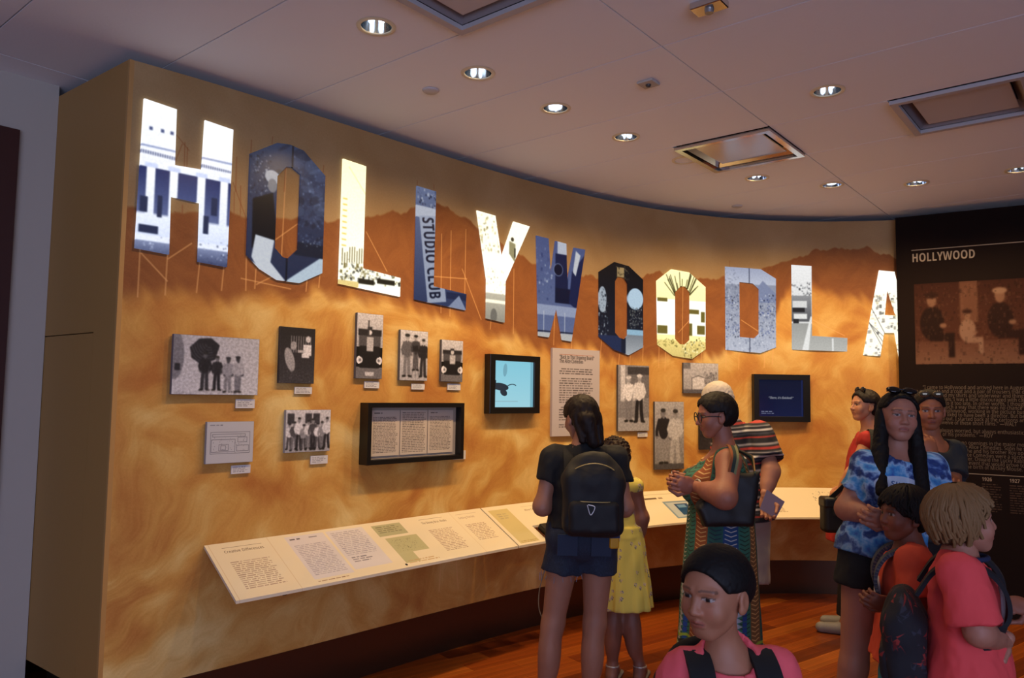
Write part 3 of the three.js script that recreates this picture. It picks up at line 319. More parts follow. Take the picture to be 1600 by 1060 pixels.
// caption cards
const cards = [[367, 624, 396.6, 638, 'the beach photograph'], [459, 605, 486, 616, 'the photograph of a child and a dog'], [568, 596.5, 591, 607, 'the photograph of a person waving from a car'], [641.7, 600, 662, 609, 'the photograph of three men'], [698, 600, 718, 610, 'the photograph of a person on a car bonnet'], [360, 727, 390, 740, 'the floor plan drawing'], [484, 712, 510.5, 725, 'the group photograph'], [707, 704.5, 726, 718, 'the black shadow box, sticking out at its side'], [995.5, 676, 1010.6, 683, 'the photograph of two men in caps'], [1048, 736, 1060, 743, 'the photograph of two people standing']];
for (const [x0, y0, x1, y1, what] of cards) {
  const { g, w, h } = hung('caption_card', 'small white caption card below ' + what, 'caption card', [[x0, y0], [x1, y0], [x1, y1], [x0, y1]], 0.004, 0.004, 'caption cards on the mural');
  mesh('card', boxAt(w, h, 0.005, 0, 0, 0.0025), M.paper, g);
  mesh('print', boxAt(w - 0.001, h - 0.001, 0.0006, 0, 0, 0.0054), std(0xffffff, 0.7, 0, { map: printed(w, h, 96, (c, a, b) => { c.fillStyle = '#cfccca'; c.fillRect(0, 0, a, b); greek(c, a * 0.08, b * 0.12, a * 0.8, b * 0.75, 4, '#77747a', 0.35); }) }), g);
}
function frameBars(w, h, bw, d) { return mergeGeometries([boxAt(w, bw, d, 0, h / 2 - bw / 2, d / 2), boxAt(w, bw, d, 0, -h / 2 + bw / 2, d / 2), boxAt(bw, h - 2 * bw, d, -w / 2 + bw / 2, 0, d / 2), boxAt(bw, h - 2 * bw, d, w / 2 - bw / 2, 0, d / 2)]); }
{ // shadow box with three handwritten sheets
  const { g, w, h } = hung('shadow_box', 'black framed shadow box holding three handwritten sheets', 'frame', [[562, 629.7], [713, 629.7], [711, 718], [561, 724]], 0.07, 0.004);
  mesh('frame', frameBars(w, h, 0.026, 0.075), M.black, g);
  mesh('backing', boxAt(w - 0.03, h - 0.03, 0.01, 0, 0, 0.02), std(0xa39482, 0.8), g);
  for (let k = 0; k < 3; k++) { const sw = (w - 0.1) / 3, x = -w / 2 + 0.05 + sw * (k + 0.5); mesh('sheet', boxAt(sw - 0.006, h - 0.085, 0.002, x, 0, 0.03), std(0xffffff, 0.75, 0, { map: printed(sw, h - 0.085, 160, (c, a, b) => { c.fillStyle = '#c3b3a0'; c.fillRect(0, 0, a, b); if (k !== 1) greek(c, a * 0.1, b * 0.04, a * 0.3, b * 0.05, 1, '#5a5048'); greek(c, a * 0.07, b * (k === 1 ? 0.04 : 0.14), a * 0.88, b * (k === 1 ? 0.92 : 0.8), 24, '#564c46', 0.12); }) }), g); }
}
function screen(label, q, qi, fn, glow, light) {
  const { g, w, h } = hung('wall_screen', label, 'screen', q, 0.06, 0.004), i = qi.map((p) => onWall(...p)), c = q.map((p) => onWall(...p)), cs = (c[0].s + c[1].s) / 2, cy = (c[0].y + c[2].y) / 2;
  const iw = (i[1].s + i[2].s - i[0].s - i[3].s) / 2, ih = (i[0].y + i[1].y - i[2].y - i[3].y) / 2, ix = (i[0].s + i[1].s + i[2].s + i[3].s) / 4 - (c[0].s + c[1].s + c[2].s + c[3].s) / 4, iy = (i[0].y + i[1].y + i[2].y + i[3].y) / 4 - (c[0].y + c[1].y + c[2].y + c[3].y) / 4;
  const o = new THREE.Shape([[-w / 2, -h / 2], [w / 2, -h / 2], [w / 2, h / 2], [-w / 2, h / 2]].map(([x, y]) => new THREE.Vector2(x, y)));
  o.holes.push(new THREE.Path([[ix - iw / 2, iy - ih / 2], [ix + iw / 2, iy - ih / 2], [ix + iw / 2, iy + ih / 2], [ix - iw / 2, iy + ih / 2]].map(([x, y]) => new THREE.Vector2(x, y))));
  mesh('bezel', new THREE.ExtrudeGeometry(o, { depth: 0.055, bevelEnabled: true, bevelSize: 0.002, bevelThickness: 0.002, bevelSegments: 1 }), M.black, g);
  mesh('display', boxAt(iw, ih, 0.02, ix, iy, 0.034), std(0x050505, 0.2, 0, { emissive: 0xffffff, emissiveMap: printed(iw, ih, 256, fn), emissiveIntensity: glow }), g);
  if (light) { const l = new THREE.RectAreaLight(light, glow * 0.5, iw, ih); l.position.set(ix, iy, 0.062); l.rotation.y = Math.PI; g.add(l); }
}
screen('wall screen showing a pale blue picture with dark blots', [[757.5, 553.8], [835, 558.7], [833.8, 645.5], [756.5, 646]], [[765, 563], [826.5, 566.8], [825, 636.8], [764, 636.8]], (g, w, h) => { grad(g, 0, 0, w, h, '#8fd6ea', '#a9e0ee'); g.fillStyle = '#7fb9cc'; g.fillRect(w * 0.92, 0, w * 0.08, h); g.fillStyle = '#7db4c6'; g.beginPath(); g.ellipse(w * 0.27, h * 0.2, w * 0.05, h * 0.14, 0.1, 0, 7); g.fill(); g.fillStyle = '#28333f'; g.beginPath(); g.ellipse(w * 0.16, h * 0.56, w * 0.2, h * 0.08, 0.1, 0, 7); g.fill(); g.fillRect(0, h * 0.42, w * 0.05, h * 0.2); g.beginPath(); g.ellipse(w * 0.24, h * 0.68, w * 0.09, h * 0.07, 0.4, 0, 7); g.fill(); g.strokeStyle = '#28333f'; g.lineWidth = 4; g.beginPath(); g.moveTo(w * 0.3, h * 0.56); g.quadraticCurveTo(w * 0.45, h * 0.46, w * 0.55, h * 0.53); g.stroke(); g.fillStyle = '#9cc6d2'; g.fillRect(0, h * 0.86, w * 0.6, h * 0.02); }, 0.85, 0x9fdcf0);
screen('wall screen showing white words on dark blue', [[1175, 586], [1261.5, 586], [1261.5, 658.5], [1175, 659.5]], [[1181, 593.7], [1252, 593.7], [1250.3, 651.8], [1182.8, 650.8]], (g, w, h) => { grad(g, 0, 0, w, h, '#16204a', '#1e2c66'); g.fillStyle = '#2c3c80'; g.fillRect(w * 0.96, 0, w * 0.04, h); g.fillStyle = '#f4f6ff'; g.textAlign = 'center'; g.font = `italic bold ${Math.round(h * 0.085)}px serif`; g.fillText('“There, it’s finished!”', w * 0.5, h * 0.52, w * 0.56); g.textAlign = 'left'; greek(g, w * 0.06, h * 0.84, w * 0.34, h * 0.1, 2, '#dfe4ff', 0.3); }, 0.3, 0x2a3a80);
board('text_panel', 'tall pale text panel headed Back to That Drawing Board', 'panel', [[861.5, 544], [935, 548.6], [932.5, 680.5], [858, 682]], (g, w, h) => {
  g.fillStyle = '#b7adac'; g.fillRect(0, 0, w, h); g.fillStyle = '#a8613f'; g.fillRect(w * 0.14, h * 0.065, w * 0.72, h * 0.005); g.fillStyle = '#2c2626'; g.font = `bold ${Math.round(w * 0.085)}px sans-serif`; g.fillText('“Back to That Drawing Board”', w * 0.14, h * 0.12, w * 0.74); g.fillText('The Alice Comedies', w * 0.14, h * 0.165, w * 0.5);
  greek(g, w * 0.14, h * 0.22, w * 0.72, h * 0.08, 3, '#4a4242', 0.1, 10); greek(g, w * 0.14, h * 0.33, w * 0.72, h * 0.3, 11, '#4a4242', 0.1, 10); greek(g, w * 0.14, h * 0.66, w * 0.66, h * 0.17, 6, '#4a4242', 0.15, 10); greek(g, w * 0.14, h * 0.86, w * 0.5, h * 0.05, 2, '#4a4242', 0.3);
}, 256, 0.02, 0xb0a6a4);
// ---------------------------------------------------------------- slanted reading shelf
const SH = { w: 0.35, y0: 0.875, y1: 0.69, t: 0.014 };
function shelfGeo(s0, s1, t0, t1, n) {   // t: 0 at the wall, 1 at the front edge
  const P = (t, dy) => [SH.w * t + 0.002, lerp(SH.y0, SH.y1, t) + dy];
  return sweepWall(s0, s1, [P(t0, 0), P(t0, -SH.t), P(t1, -SH.t), P(t1, 0)], n, (s, q) => [(s - s0) / (s1 - s0), 1 - clamp((q[0] / SH.w), 0, 1)]);
}
function shelfTex(s0, s1, px, fn) { const ppm = px / (s1 - s0); const [c, g] = canvas(px, Math.round(0.395 * ppm)); g.fillStyle = '#ded2b8'; g.fillRect(0, 0, px, 2000); fn(g, (s) => (s - s0) * ppm, (t) => t * 0.395 * ppm, ppm); return ctex(c); }
const brackets = (g, s) => { const b = []; for (const q of s) { const p0 = wallAt(q, SH.y0 - 0.06, 0), p1 = wallAt(q, SH.y1 + 0.02, SH.w * 0.8); const m = new THREE.BoxGeometry(0.02, 0.03, p0.distanceTo(p1)); m.lookAt(p1.clone().sub(p0)); m.translate((p0.x + p1.x) / 2, (p0.y + p1.y) / 2 - 0.045, (p0.z + p1.z) / 2); b.push(m); } return b; };
const tint = std(0xffffff, 0.16);
{
  const S0 = 0.43, S1 = 2.222, root = thing('reading_shelf', 'slanted cream reading shelf with letters and text, its end free at the wood case end', 'shelf', wallAt(1.3, SH.y0));
  const tex = shelfTex(S0, S1, 2000, (g, X, Y, k) => {
    g.fillStyle = '#cdb897'; g.fillRect(X(0.445), 0, 3, Y(1)); g.fillRect(X(0.742), 0, 3, Y(1)); g.fillRect(X(1.955), 0, 3, Y(1));
    g.fillStyle = '#4c3c34'; g.font = `${Math.round(0.026 * k)}px sans-serif`; g.fillRect(X(0.5), Y(0.1), X(0.2) - X(0), 2); g.fillText('Creative Differences', X(0.5), Y(0.2), 0.2 * k); greek(g, X(0.5), Y(0.36), 0.2 * k, Y(0.5), 15, '#a08a7c', 0.12);
    g.fillStyle = '#d0cbd0'; g.fillRect(X(0.83), Y(0.06), 0.225 * k, Y(0.84)); g.fillRect(X(1.07), Y(0.06), 0.235 * k, Y(0.8)); greek(g, X(0.85), Y(0.1), 0.06 * k, Y(0.05), 1, '#56525e'); greek(g, X(0.96), Y(0.1), 0.06 * k, Y(0.04), 1, '#56525e'); greek(g, X(0.85), Y(0.24), 0.19 * k, Y(0.6), 19, '#a09ca8', 0.1); greek(g, X(1.09), Y(0.1), 0.2 * k, Y(0.5), 14, '#a09ca8', 0.1); greek(g, X(1.1), Y(0.62), 0.16 * k, Y(0.12), 3, '#76727e', 0.5); greek(g, X(0.84), Y(0.93), 0.2 * k, Y(0.03), 1, '#8a6a50');
    g.fillStyle = '#a9a886'; g.fillRect(X(1.36), Y(0.08), 0.2 * k, Y(0.25)); g.fillStyle = '#b3b08a'; g.fillRect(X(1.38), Y(0.38), 0.22 * k, Y(0.34)); g.fillRect(X(1.38), Y(0.72), 0.1 * k, Y(0.2)); greek(g, X(1.38), Y(0.11), 0.16 * k, Y(0.16), 4, '#7b7a62', 0.2); speckle(g, X(1.4), Y(0.42), 0.17 * k, Y(0.26), 130, ['#77765c', '#8d8c70'], 2, 6); greek(g, X(1.4), Y(0.87), 0.22 * k, Y(0.08), 2, '#b99a70', 0.2);
    g.fillStyle = '#20222a'; g.beginPath(); g.arc(X(1.372), Y(0.945), 0.008 * k, 0, 7); g.fill();
    g.fillStyle = '#4c3c34'; g.fillRect(X(1.7), Y(0.09), 0.18 * k, 2); g.fillText('The Disney Bros. Studio', X(1.7), Y(0.2), 0.19 * k); greek(g, X(1.7), Y(0.34), 0.19 * k, Y(0.5), 15, '#a08a7c', 0.14); g.fillRect(X(1.99), Y(0.09), 0.17 * k, 2); g.fillText('Getting Started', X(1.99), Y(0.2), 0.13 * k); greek(g, X(1.99), Y(0.34), 0.17 * k, Y(0.4), 11, '#a08a7c', 0.14);
  });
  const m = mesh('shelf_board', shelfGeo(S0, S1, 0, 1, 40).translate(-root.position.x, -root.position.y, -root.position.z), std(0xffffff, 0.08, 0, { map: tex }), root);
  for (const q of [0.7, 1.95]) mesh('bracket', mergeGeometries(brackets(null, [q])).translate(-root.position.x, -root.position.y, -root.position.z), M.black, root);
}
{
  const S0 = 2.232, S1 = 5.62, A = 2.49, B = 2.74, root = thing('reading_shelf', 'curved cream reading shelf with a framed blue document, notched for a black handset', 'shelf', wallAt(4.2, SH.y0));
  const paint = (s0, s1, px) => shelfTex(s0, s1, px, (g, X, Y, k) => {
    g.fillStyle = '#c4b684'; g.fillRect(X(2.262), Y(0.1), 0.17 * k, Y(0.86)); greek(g, X(2.3), Y(0.2), 0.1 * k, Y(0.16), 3, '#a9a080', 0.3); greek(g, X(2.28), Y(0.9), 0.15 * k, Y(0.06), 2, '#a08c5c', 0.2);
    g.fillStyle = '#5c4a3c'; g.font = `${Math.round(0.026 * k)}px sans-serif`; g.fillRect(X(2.56), Y(0.1), 0.2 * k, 1.5); g.fillText('Alice Comedies', X(2.56), Y(0.22), 0.16 * k); g.fillRect(X(3.7), Y(0.12), 0.34 * k, 1.5); greek(g, X(3.72), Y(0.2), 0.2 * k, Y(0.1), 1, '#5c4a3c');
    g.fillStyle = '#7a90a4'; g.fillRect(X(3.86), Y(0.36), 0.32 * k, Y(0.52)); g.fillStyle = '#a9b4bc'; g.fillRect(X(3.88), Y(0.4), 0.28 * k, Y(0.44)); g.fillStyle = '#274a74'; g.fillRect(X(3.95), Y(0.45), 0.13 * k, Y(0.34)); g.fillStyle = '#5f8db8'; g.fillRect(X(3.97), Y(0.48), 0.08 * k, Y(0.09));
    greek(g, X(4.75), Y(0.16), 0.16 * k, Y(0.07), 1, '#6a5842'); greek(g, X(4.75), Y(0.42), 0.22 * k, Y(0.42), 10, '#8a7a60', 0.14); speckle(g, X(5.26), Y(0.12), 0.24 * k, Y(0.74), 160, ['#8c8a86', '#b5b2ac', '#6e6c6a'], 2, 7);
  });
  const T = (g) => g.translate(-root.position.x, -root.position.y, -root.position.z);
  const mk = (s0, s1, t1, n, px) => mesh('shelf_board', T(shelfGeo(s0, s1, 0, t1, n)), std(0xffffff, 0.08, 0, { map: paint(s0, s1, px) }), root);
  mk(S0, A, 1, 8, 400); mk(A, B, 0.6, 8, 400); mk(B, S1, 1, 80, 2048);
  for (const q of [3.1, 4.5, 5.6]) mesh('bracket', T(mergeGeometries(brackets(null, [q]))), M.black, root);
}
{ // black listening handset in its cradle at the notch, cable hanging in a loop
  const p = wallAt(2.58, 0.735, 0.3), root = thing('listening_handset', 'black listening handset in a cradle at the shelf notch, thin cable hanging', 'handset', p), n = wn(xOfS(2.58));
  const yaw = Math.atan2(n.x, n.z);
  const cr = new RoundedBoxGeometry(0.13, 0.045, 0.13, 3, 0.012); cr.rotateX(0.45); cr.rotateY(yaw); mesh('cradle', cr, M.black, root);
  const hs = new THREE.CapsuleGeometry(0.022, 0.13, 6, 12); hs.rotateZ(Math.PI / 2); hs.translate(0, 0.045, 0.01); hs.rotateY(yaw + 0.4); mesh('handset', hs, M.black, root);
  const st = new THREE.CylinderGeometry(0.02, 0.02, 0.07, 12); st.translate(0, -0.05, 0.02); mesh('stem', st, M.black, root);
  const cv = new THREE.CatmullRomCurve3([V(0, -0.05, 0.02), V(-0.03, -0.2, 0.03), V(-0.075, -0.38, 0.03), V(-0.07, -0.5, 0.02), V(-0.02, -0.58, 0), V(0.05, -0.57, -0.02), V(0.09, -0.45, -0.03)]); mesh('cable', new THREE.TubeGeometry(cv, 60, 0.0035, 6), std(0x77705f, 0.5), root);
}
// ---------------------------------------------------------------- dark brown text panel at the right
{
  const A = atY(1400, 342, WALL_TOP), B = atY(1600, 322, WALL_TOP), d = B.clone().sub(A).setY(0).normalize(), n = V(-d.z, 0, d.x), L = 1.65, top = 3.085;
  const root = thing('exhibit_panel', 'dark brown exhibit panel headed HOLLYWOOD with a brown group photograph', 'panel', V(A.x, 0, A.z));
  root.rotation.y = Math.atan2(-d.z, d.x); root.position.addScaledVector(n, 0.06);
  mesh('panel_board', boxAt(L, top, 0.05, L / 2, top / 2, -0.025), M.darkPanel, root);
  const loc = (u, v) => { const r = ray(u, v), nn = V(-d.z, 0, d.x), t = nn.dot(A.clone().sub(V(0, EYE, 0)).setY(0)) / (nn.x * r.x + nn.z * r.z), p = V(0, EYE, 0).addScaledVector(r, t).sub(A); return [p.x * d.x + p.z * d.z, EYE + r.y * t]; };
  const PW = 1.6, X = (m, px) => m / PW * px, [x0, yLine] = loc(1425, 393), [, yHead] = loc(1430, 410), [xp0, yp1] = loc(1429, 446), [, yp0] = loc(1429, 570), [xt, yt] = loc(1432, 606), [, yb] = loc(1440, 735), [, yq] = loc(1500, 738);
  const lines = ['      “I came to Hollywood and arrived here in August, 1923 with thirty dollars', 'in my pocket and a coat and a pair of trousers that didn’t match. And one half of', 'my suitcase had my shirts and underwear and things and the other half had my', 'drawing materials. I was a little discouraged with cartoons at that time. I felt', 'I was getting into it too late. In other words, I thought the cartoon business was', 'established in such a way that there was no chance to break in. So I tried', 'to get a job in Hollywood, working in the picture business so I could learn', 'it. I would have liked to have been a director. But before I knew it I had my', 'drawing board out. I started back at the cartoons and I was able to get a', 'contract for twelve of these short films.” —WALT', '', '      “He was always worried, but always enthusiastic. Tomorrow was always going', 'to answer all of his problems.” —ROY', '', 'Settling in and finding no openings in the major movie studios, he began', 'to pursue his idea for the Alice Comedies. Soon he signed with a', 'national distributor, and he and his brother Roy opened their own', 'animation studio. The Alice Comedies were a success and led to the', 'creation of a new character, Oswald the Lucky Rabbit. By', 'the end of the 1920s, the event that would prove to make', 'the Walt Disney Studio: the birth of Mickey Mouse.'];
  const [c, g] = canvas(1400, 2000), Y = (y) => (3.0 - y) / 2.9 * 2000, XX = (m) => m / PW * 1400;
  g.fillStyle = '#160b08'; g.fillRect(0, 0, 1400, 2000); g.fillStyle = '#8f8172'; g.fillRect(XX(x0), Y(yLine), 1300, 5); g.font = 'bold 66px sans-serif'; g.fillStyle = '#9a8c7c'; g.fillText('HOLLYWOOD', XX(x0), Y(yHead) + 6, XX(0.44));
  const ph = Y(yp0) - Y(yp1), px = XX(xp0), py = Y(yp1), pw = XX(1.2); g.save(); g.beginPath(); g.rect(px, py, pw, ph); g.clip(); grad(g, px, py, pw, ph, '#341a12', '#4a2a1e'); g.fillStyle = '#5a3a2c'; g.fillRect(px + pw * 0.26, py, pw * 0.1, ph * 0.5); g.fillRect(px + pw * 0.62, py, pw * 0.03, ph * 0.4); grad(g, px, py + ph * 0.72, pw, ph * 0.28, '#523226', '#6a4a3a');
  const sit = (x, y, s, coat, hat) => { g.fillStyle = coat; g.beginPath(); g.ellipse(x, y, s * 0.55, s * 0.7, 0, 0, 7); g.fill(); g.fillRect(x - s * 0.1, y + s * 0.4, s * 1.1, s * 0.34); g.fillRect(x + s * 0.72, y + s * 0.5, s * 0.28, s * 0.9); g.fillStyle = '#70503f'; g.beginPath(); g.ellipse(x, y - s * 0.95, s * 0.22, s * 0.28, 0, 0, 7); g.fill(); g.beginPath(); g.ellipse(x + s * 0.5, y + s * 0.1, s * 0.16, s * 0.1, 0, 0, 7); g.fill(); g.fillStyle = hat; g.beginPath(); g.ellipse(x, y - s * 1.16, s * 0.32, s * 0.13, 0, 0, 7); g.fill(); };
  sit(px + pw * 0.1, py + ph * 0.5, ph * 0.3, '#20100c', '#2a1610'); sit(px + pw * 0.3, py + ph * 0.6, ph * 0.2, '#7a5c4c', '#2a1610'); sit(px + pw * 0.48, py + ph * 0.48, ph * 0.3, '#24120e', '#80624f'); sit(px + pw * 0.76, py + ph * 0.5, ph * 0.32, '#1c0e0a', '#2a1610'); sit(px + pw * 0.95, py + ph * 0.5, ph * 0.3, '#2c1812', '#7a5646'); g.restore();
  greek(g, XX(xp0 + 0.78), py + ph + 14, XX(0.42), 20, 2, '#5f4c40', 0.3);
  g.font = '27px sans-serif'; g.fillStyle = '#6a5d50'; const lh = (Y(yb) - Y(yt)) / (lines.length + 0.6); lines.forEach((l, i) => g.fillText(l, XX(xt) - (i ? 8 : 0), Y(yt) + i * lh + 8, XX(1.22)));
  g.fillStyle = '#8f8172'; g.fillRect(XX(0.1), Y(yq), 1300, 4); for (let k = 0; k < 6; k++) { const [tx] = loc(1493, 750), q = XX(tx + k * 0.175); g.font = 'bold 26px sans-serif'; g.fillStyle = '#8a7b6c'; g.fillText(String(1925 + k), q, Y(yq) + 36); greek(g, q, Y(yq) + 46, XX(0.13), 150, 12, '#4a392e', 0.3); }
  { const [cc, gg] = canvas(1400, 2000); gg.filter = 'blur(5px)'; gg.drawImage(c, 0, 0); gg.filter = 'none'; g.drawImage(cc, px + 4, py + 4, pw - 8, ph - 8, px + 4, py + 4, pw - 8, ph - 8); speckle(g, px, py, pw, ph, 1400, ['rgba(120,84,66,0.2)', 'rgba(20,8,4,0.25)'], 4, 16); }
  mesh('print', boxAt(PW, 2.9, 0.001, PW / 2, 1.55, 0.0012), new THREE.MeshPhysicalMaterial({ map: ctex(c), roughness: 0.8, specularIntensity: 0.25 }), root);
}
// ---------------------------------------------------------------- ceiling fixtures
{
  const ringG = new THREE.LatheGeometry([[0.064, 0.0], [0.066, -0.006], [0.082, -0.004], [0.083, 0.0]].map(([x, y]) => new THREE.Vector2(x, y)), 36);
  const cone = new THREE.LatheGeometry([[0.064, 0], [0.06, 0.03], [0.052, 0.06], [0.04, 0.09], [0.0, 0.1]].map(([x, y]) => new THREE.Vector2(x, y)), 36);
  const lamp = mergeGeometries([-0.022, 0.022].map((x) => new THREE.CapsuleGeometry(0.013, 0.05, 4, 12).translate(x, 0, 0)));
  const lampM = std(0x222222, 0.3, 0, { emissive: 0xe4efff, emissiveIntensity: 3.5 }), cm = std(0xcfd6dc, 0.12, 1);
  downs.forEach((p, i) => {
    const nth = ['first', 'second', 'third', 'fourth', 'fifth', 'sixth', 'seventh', 'eighth', 'ninth'], g = thing('downlight', i < 9 ? nth[i] + ' round downlight of the curved ceiling row, counted from the wood case end' : 'round recessed downlight set alone between two ceiling diffusers', 'ceiling light', p, i < 9 ? 'downlights along the mural' : undefined);
    mesh('trim_ring', ringG, M.trimRing, g); mesh('reflector', cone, cm, g); const l = mesh('lamp', lamp, lampM, g); l.position.set(0, 0.05, 0); l.rotation.y = i * 0.7;
    const sp = new THREE.SpotLight(DOWNLIGHT_COLOR, DOWNLIGHT_I * ([0.58, 0.75, 0.92][i] ?? (i < 9 ? 1 : 0.5)), 0, 1.12, 0.75, 2); sp.position.set(0, -0.012, 0); sp.castShadow = true; sp.shadow.radius = 2.5; sp.shadow.mapSize.set(1024, 1024);
    g.add(sp); g.add(sp.target);
    if (i < 9) { const x = clamp(p.x, -1.6, 3.4), nn = wn(x); sp.target.position.set(-nn.x * 0.32, -1.2, -nn.z * 0.32); } else sp.target.position.set(0, -1, 0);
  });
}
function diffuser(label, [a, b], gloss) {
  const c = cpos(a + 0.302, b + ROW / 2), g = thing('ceiling_diffuser', label, 'vent', c); g.rotation.y = -CA;
  const W = 0.598, bw = 0.035;
  const fr = frameBars(W, W, bw, 0.02); fr.rotateX(Math.PI / 2); mesh('frame', fr, gloss ? M.chrome : std(0xb9b3b2, 0.5), g);
  const inner = mergeGeometries([0, 1, 2, 3].map((k) => { const q = new THREE.BoxGeometry(W - 2 * bw + 0.04, 0.004, 0.07); q.rotateX(0.75); q.translate(0, 0.028, W / 2 - bw - 0.026); q.rotateY(k * Math.PI / 2); return q; })); mesh('throat', inner, gloss ? M.chrome : std(0x8a8586, 0.6), g);
  mesh('back_plate', boxAt(W - 2 * bw, 0.003, W - 2 * bw, 0, 0.06, 0), M.plenum, g);
  mesh('face_plate', new RoundedBoxGeometry(W - 0.17, 0.008, W - 0.17, 2, 0.003).translate(0, 0.012, 0), gloss ? std(0xd8d2cc, 0.2, 0.6) : std(0xc4bdbb, 0.6), g);
}
diffuser('square polished metal ceiling diffuser with a mirror-like plate', diffusers[0], true);
diffuser('square grey ceiling diffuser beside the single downlight', diffusers[1], false);
diffuser('square white ceiling diffuser in the panel row above the first letters', diffusers[2], false);
{
  const disc = (u, v, label) => { const g = thing('cover_plate', label, 'cover plate', atY(u, v, CEIL - 0.001)); mesh('disc', new THREE.LatheGeometry([[0, -0.012], [0.034, -0.011], [0.042, -0.004], [0.043, 0]].map(([x, y]) => new THREE.Vector2(x, y)), 30), std(0xc9c4c0, 0.6), g); };
  disc(673, 141, 'round white cover plate on the ceiling beside the second downlight'); disc(1152, 322, 'round cover plate on the ceiling close to the mural');
  const p = atY(1013, 129, CEIL - 0.001), g = thing('ceiling_sensor', 'small square sensor plate on the ceiling', 'sensor', p); g.rotation.y = -CA; mesh('plate', new RoundedBoxGeometry(0.085, 0.012, 0.085, 2, 0.004).translate(0, -0.006, 0), std(0xb5afa6, 0.6), g); mesh('lens', new THREE.SphereGeometry(0.014, 14, 10).translate(0, -0.012, 0), std(0x4a4540, 0.3), g);
  const q = atY(1108, 3, CEIL - 0.001), s = thing('exit_fitting', 'small metal fitting on the ceiling at the top edge', 'fitting', q); s.rotation.y = -CA; mesh('body', new RoundedBoxGeometry(0.13, 0.03, 0.08, 2, 0.006).translate(0, -0.015, 0), M.chrome, s); mesh('lens', new THREE.CylinderGeometry(0.02, 0.016, 0.02, 16).translate(0, -0.036, 0), std(0x999999, 0.2, 0.6), s);
}
// ---------------------------------------------------------------- distance fields and their mesher
const box3 = (...pts) => { const lo = V(1e9, 1e9, 1e9), hi = V(-1e9, -1e9, -1e9); for (const [p, r] of pts) { lo.min(V(p.x - r, p.y - r, p.z - r)); hi.max(V(p.x + r, p.y + r, p.z + r)); } return { lo, hi }; };
function cap(a, b, ra, rb = ra, cutEnd = false) {
  const bx = b.x - a.x, by = b.y - a.y, bz = b.z - a.z, L2 = bx * bx + by * by + bz * bz + 1e-12, L = Math.sqrt(L2);
  return { ...box3([a, ra], [b, rb]), f(x, y, z) { const px = x - a.x, py = y - a.y, pz = z - a.z, q = (px * bx + py * by + pz * bz) / L2, h = q < 0 ? 0 : q > 1 ? 1 : q, dx = px - bx * h, dy = py - by * h, dz = pz - bz * h, d = Math.sqrt(dx * dx + dy * dy + dz * dz) - (ra + (rb - ra) * h); return cutEnd ? Math.max(d, (q - 1) * L) : d; } };
}
function ell(fr, c, r) {   // ellipsoid with centre c and radii r in the frame fr
  const o = fr.o.clone().addScaledVector(fr.x, c[0]).addScaledVector(fr.y, c[1]).addScaledVector(fr.z, c[2]), { x: X, y: Y, z: Z } = fr, m = Math.max(...r), mn = Math.min(...r);
  return { ...box3([o, m]), f(x, y, z) { const px = x - o.x, py = y - o.y, pz = z - o.z, a = (px * X.x + py * X.y + pz * X.z) / r[0], b = (px * Y.x + py * Y.y + pz * Y.z) / r[1], c2 = (px * Z.x + py * Z.y + pz * Z.z) / r[2], k0 = Math.sqrt(a * a + b * b + c2 * c2), k1 = Math.sqrt(a * a / (r[0] * r[0]) + b * b / (r[1] * r[1]) + c2 * c2 / (r[2] * r[2])); return k1 < 1e-9 ? -mn : k0 * (k0 - 1) / k1; } };
}
function rbox(fr, c, h, r) { const o = fr.o.clone().addScaledVector(fr.x, c[0]).addScaledVector(fr.y, c[1]).addScaledVector(fr.z, c[2]), { x: X, y: Y, z: Z } = fr; return { ...box3([o, Math.hypot(...h)]), f(x, y, z) { const px = x - o.x, py = y - o.y, pz = z - o.z, a = Math.abs(px * X.x + py * X.y + pz * X.z) - h[0] + r, b = Math.abs(px * Y.x + py * Y.y + pz * Y.z) - h[1] + r, c2 = Math.abs(px * Z.x + py * Z.y + pz * Z.z) - h[2] + r; return Math.hypot(Math.max(a, 0), Math.max(b, 0), Math.max(c2, 0)) + Math.min(Math.max(a, b, c2), 0) - r; } }; }
const join = (l) => ({ lo: l.reduce((a, q) => a.min(q.lo), V(1e9, 1e9, 1e9)), hi: l.reduce((a, q) => a.max(q.hi), V(-1e9, -1e9, -1e9)) });
function uni(k, ...l) { return { ...join(l.map((q) => ({ lo: q.lo.clone(), hi: q.hi.clone() }))), f(x, y, z) { let d = l[0].f(x, y, z); for (let i = 1; i < l.length; i++) { const e = l[i].f(x, y, z), h = k - Math.abs(d - e); d = Math.min(d, e); if (h > 0) d -= h * h / (4 * k); } return d; } }; }
function cut(a, b, k = 0.004) { return { lo: a.lo.clone(), hi: a.hi.clone(), f(x, y, z) { const d = a.f(x, y, z), e = -b.f(x, y, z), h = k - Math.abs(d - e); return Math.max(d, e) + (h > 0 ? h * h / (4 * k) : 0); } }; }
const half = (p, n) => ({ lo: p.clone(), hi: p.clone(), f: (x, y, z) => (x - p.x) * n.x + (y - p.y) * n.y + (z - p.z) * n.z });   // negative behind the plane
function keep(a, ...planes) { return { lo: a.lo.clone(), hi: a.hi.clone(), f(x, y, z) { let d = a.f(x, y, z); for (const q of planes) d = Math.max(d, q.f(x, y, z)); return d; } }; }
const rough = (a, amp, fx, fy, sd = 0) => ({ lo: a.lo.clone().addScalar(-amp), hi: a.hi.clone().addScalar(amp), f(x, y, z) { const d = a.f(x, y, z); return Math.abs(d) > 0.06 ? d : d - amp * n3(x * fx + sd, y * fy, z * fx); } });
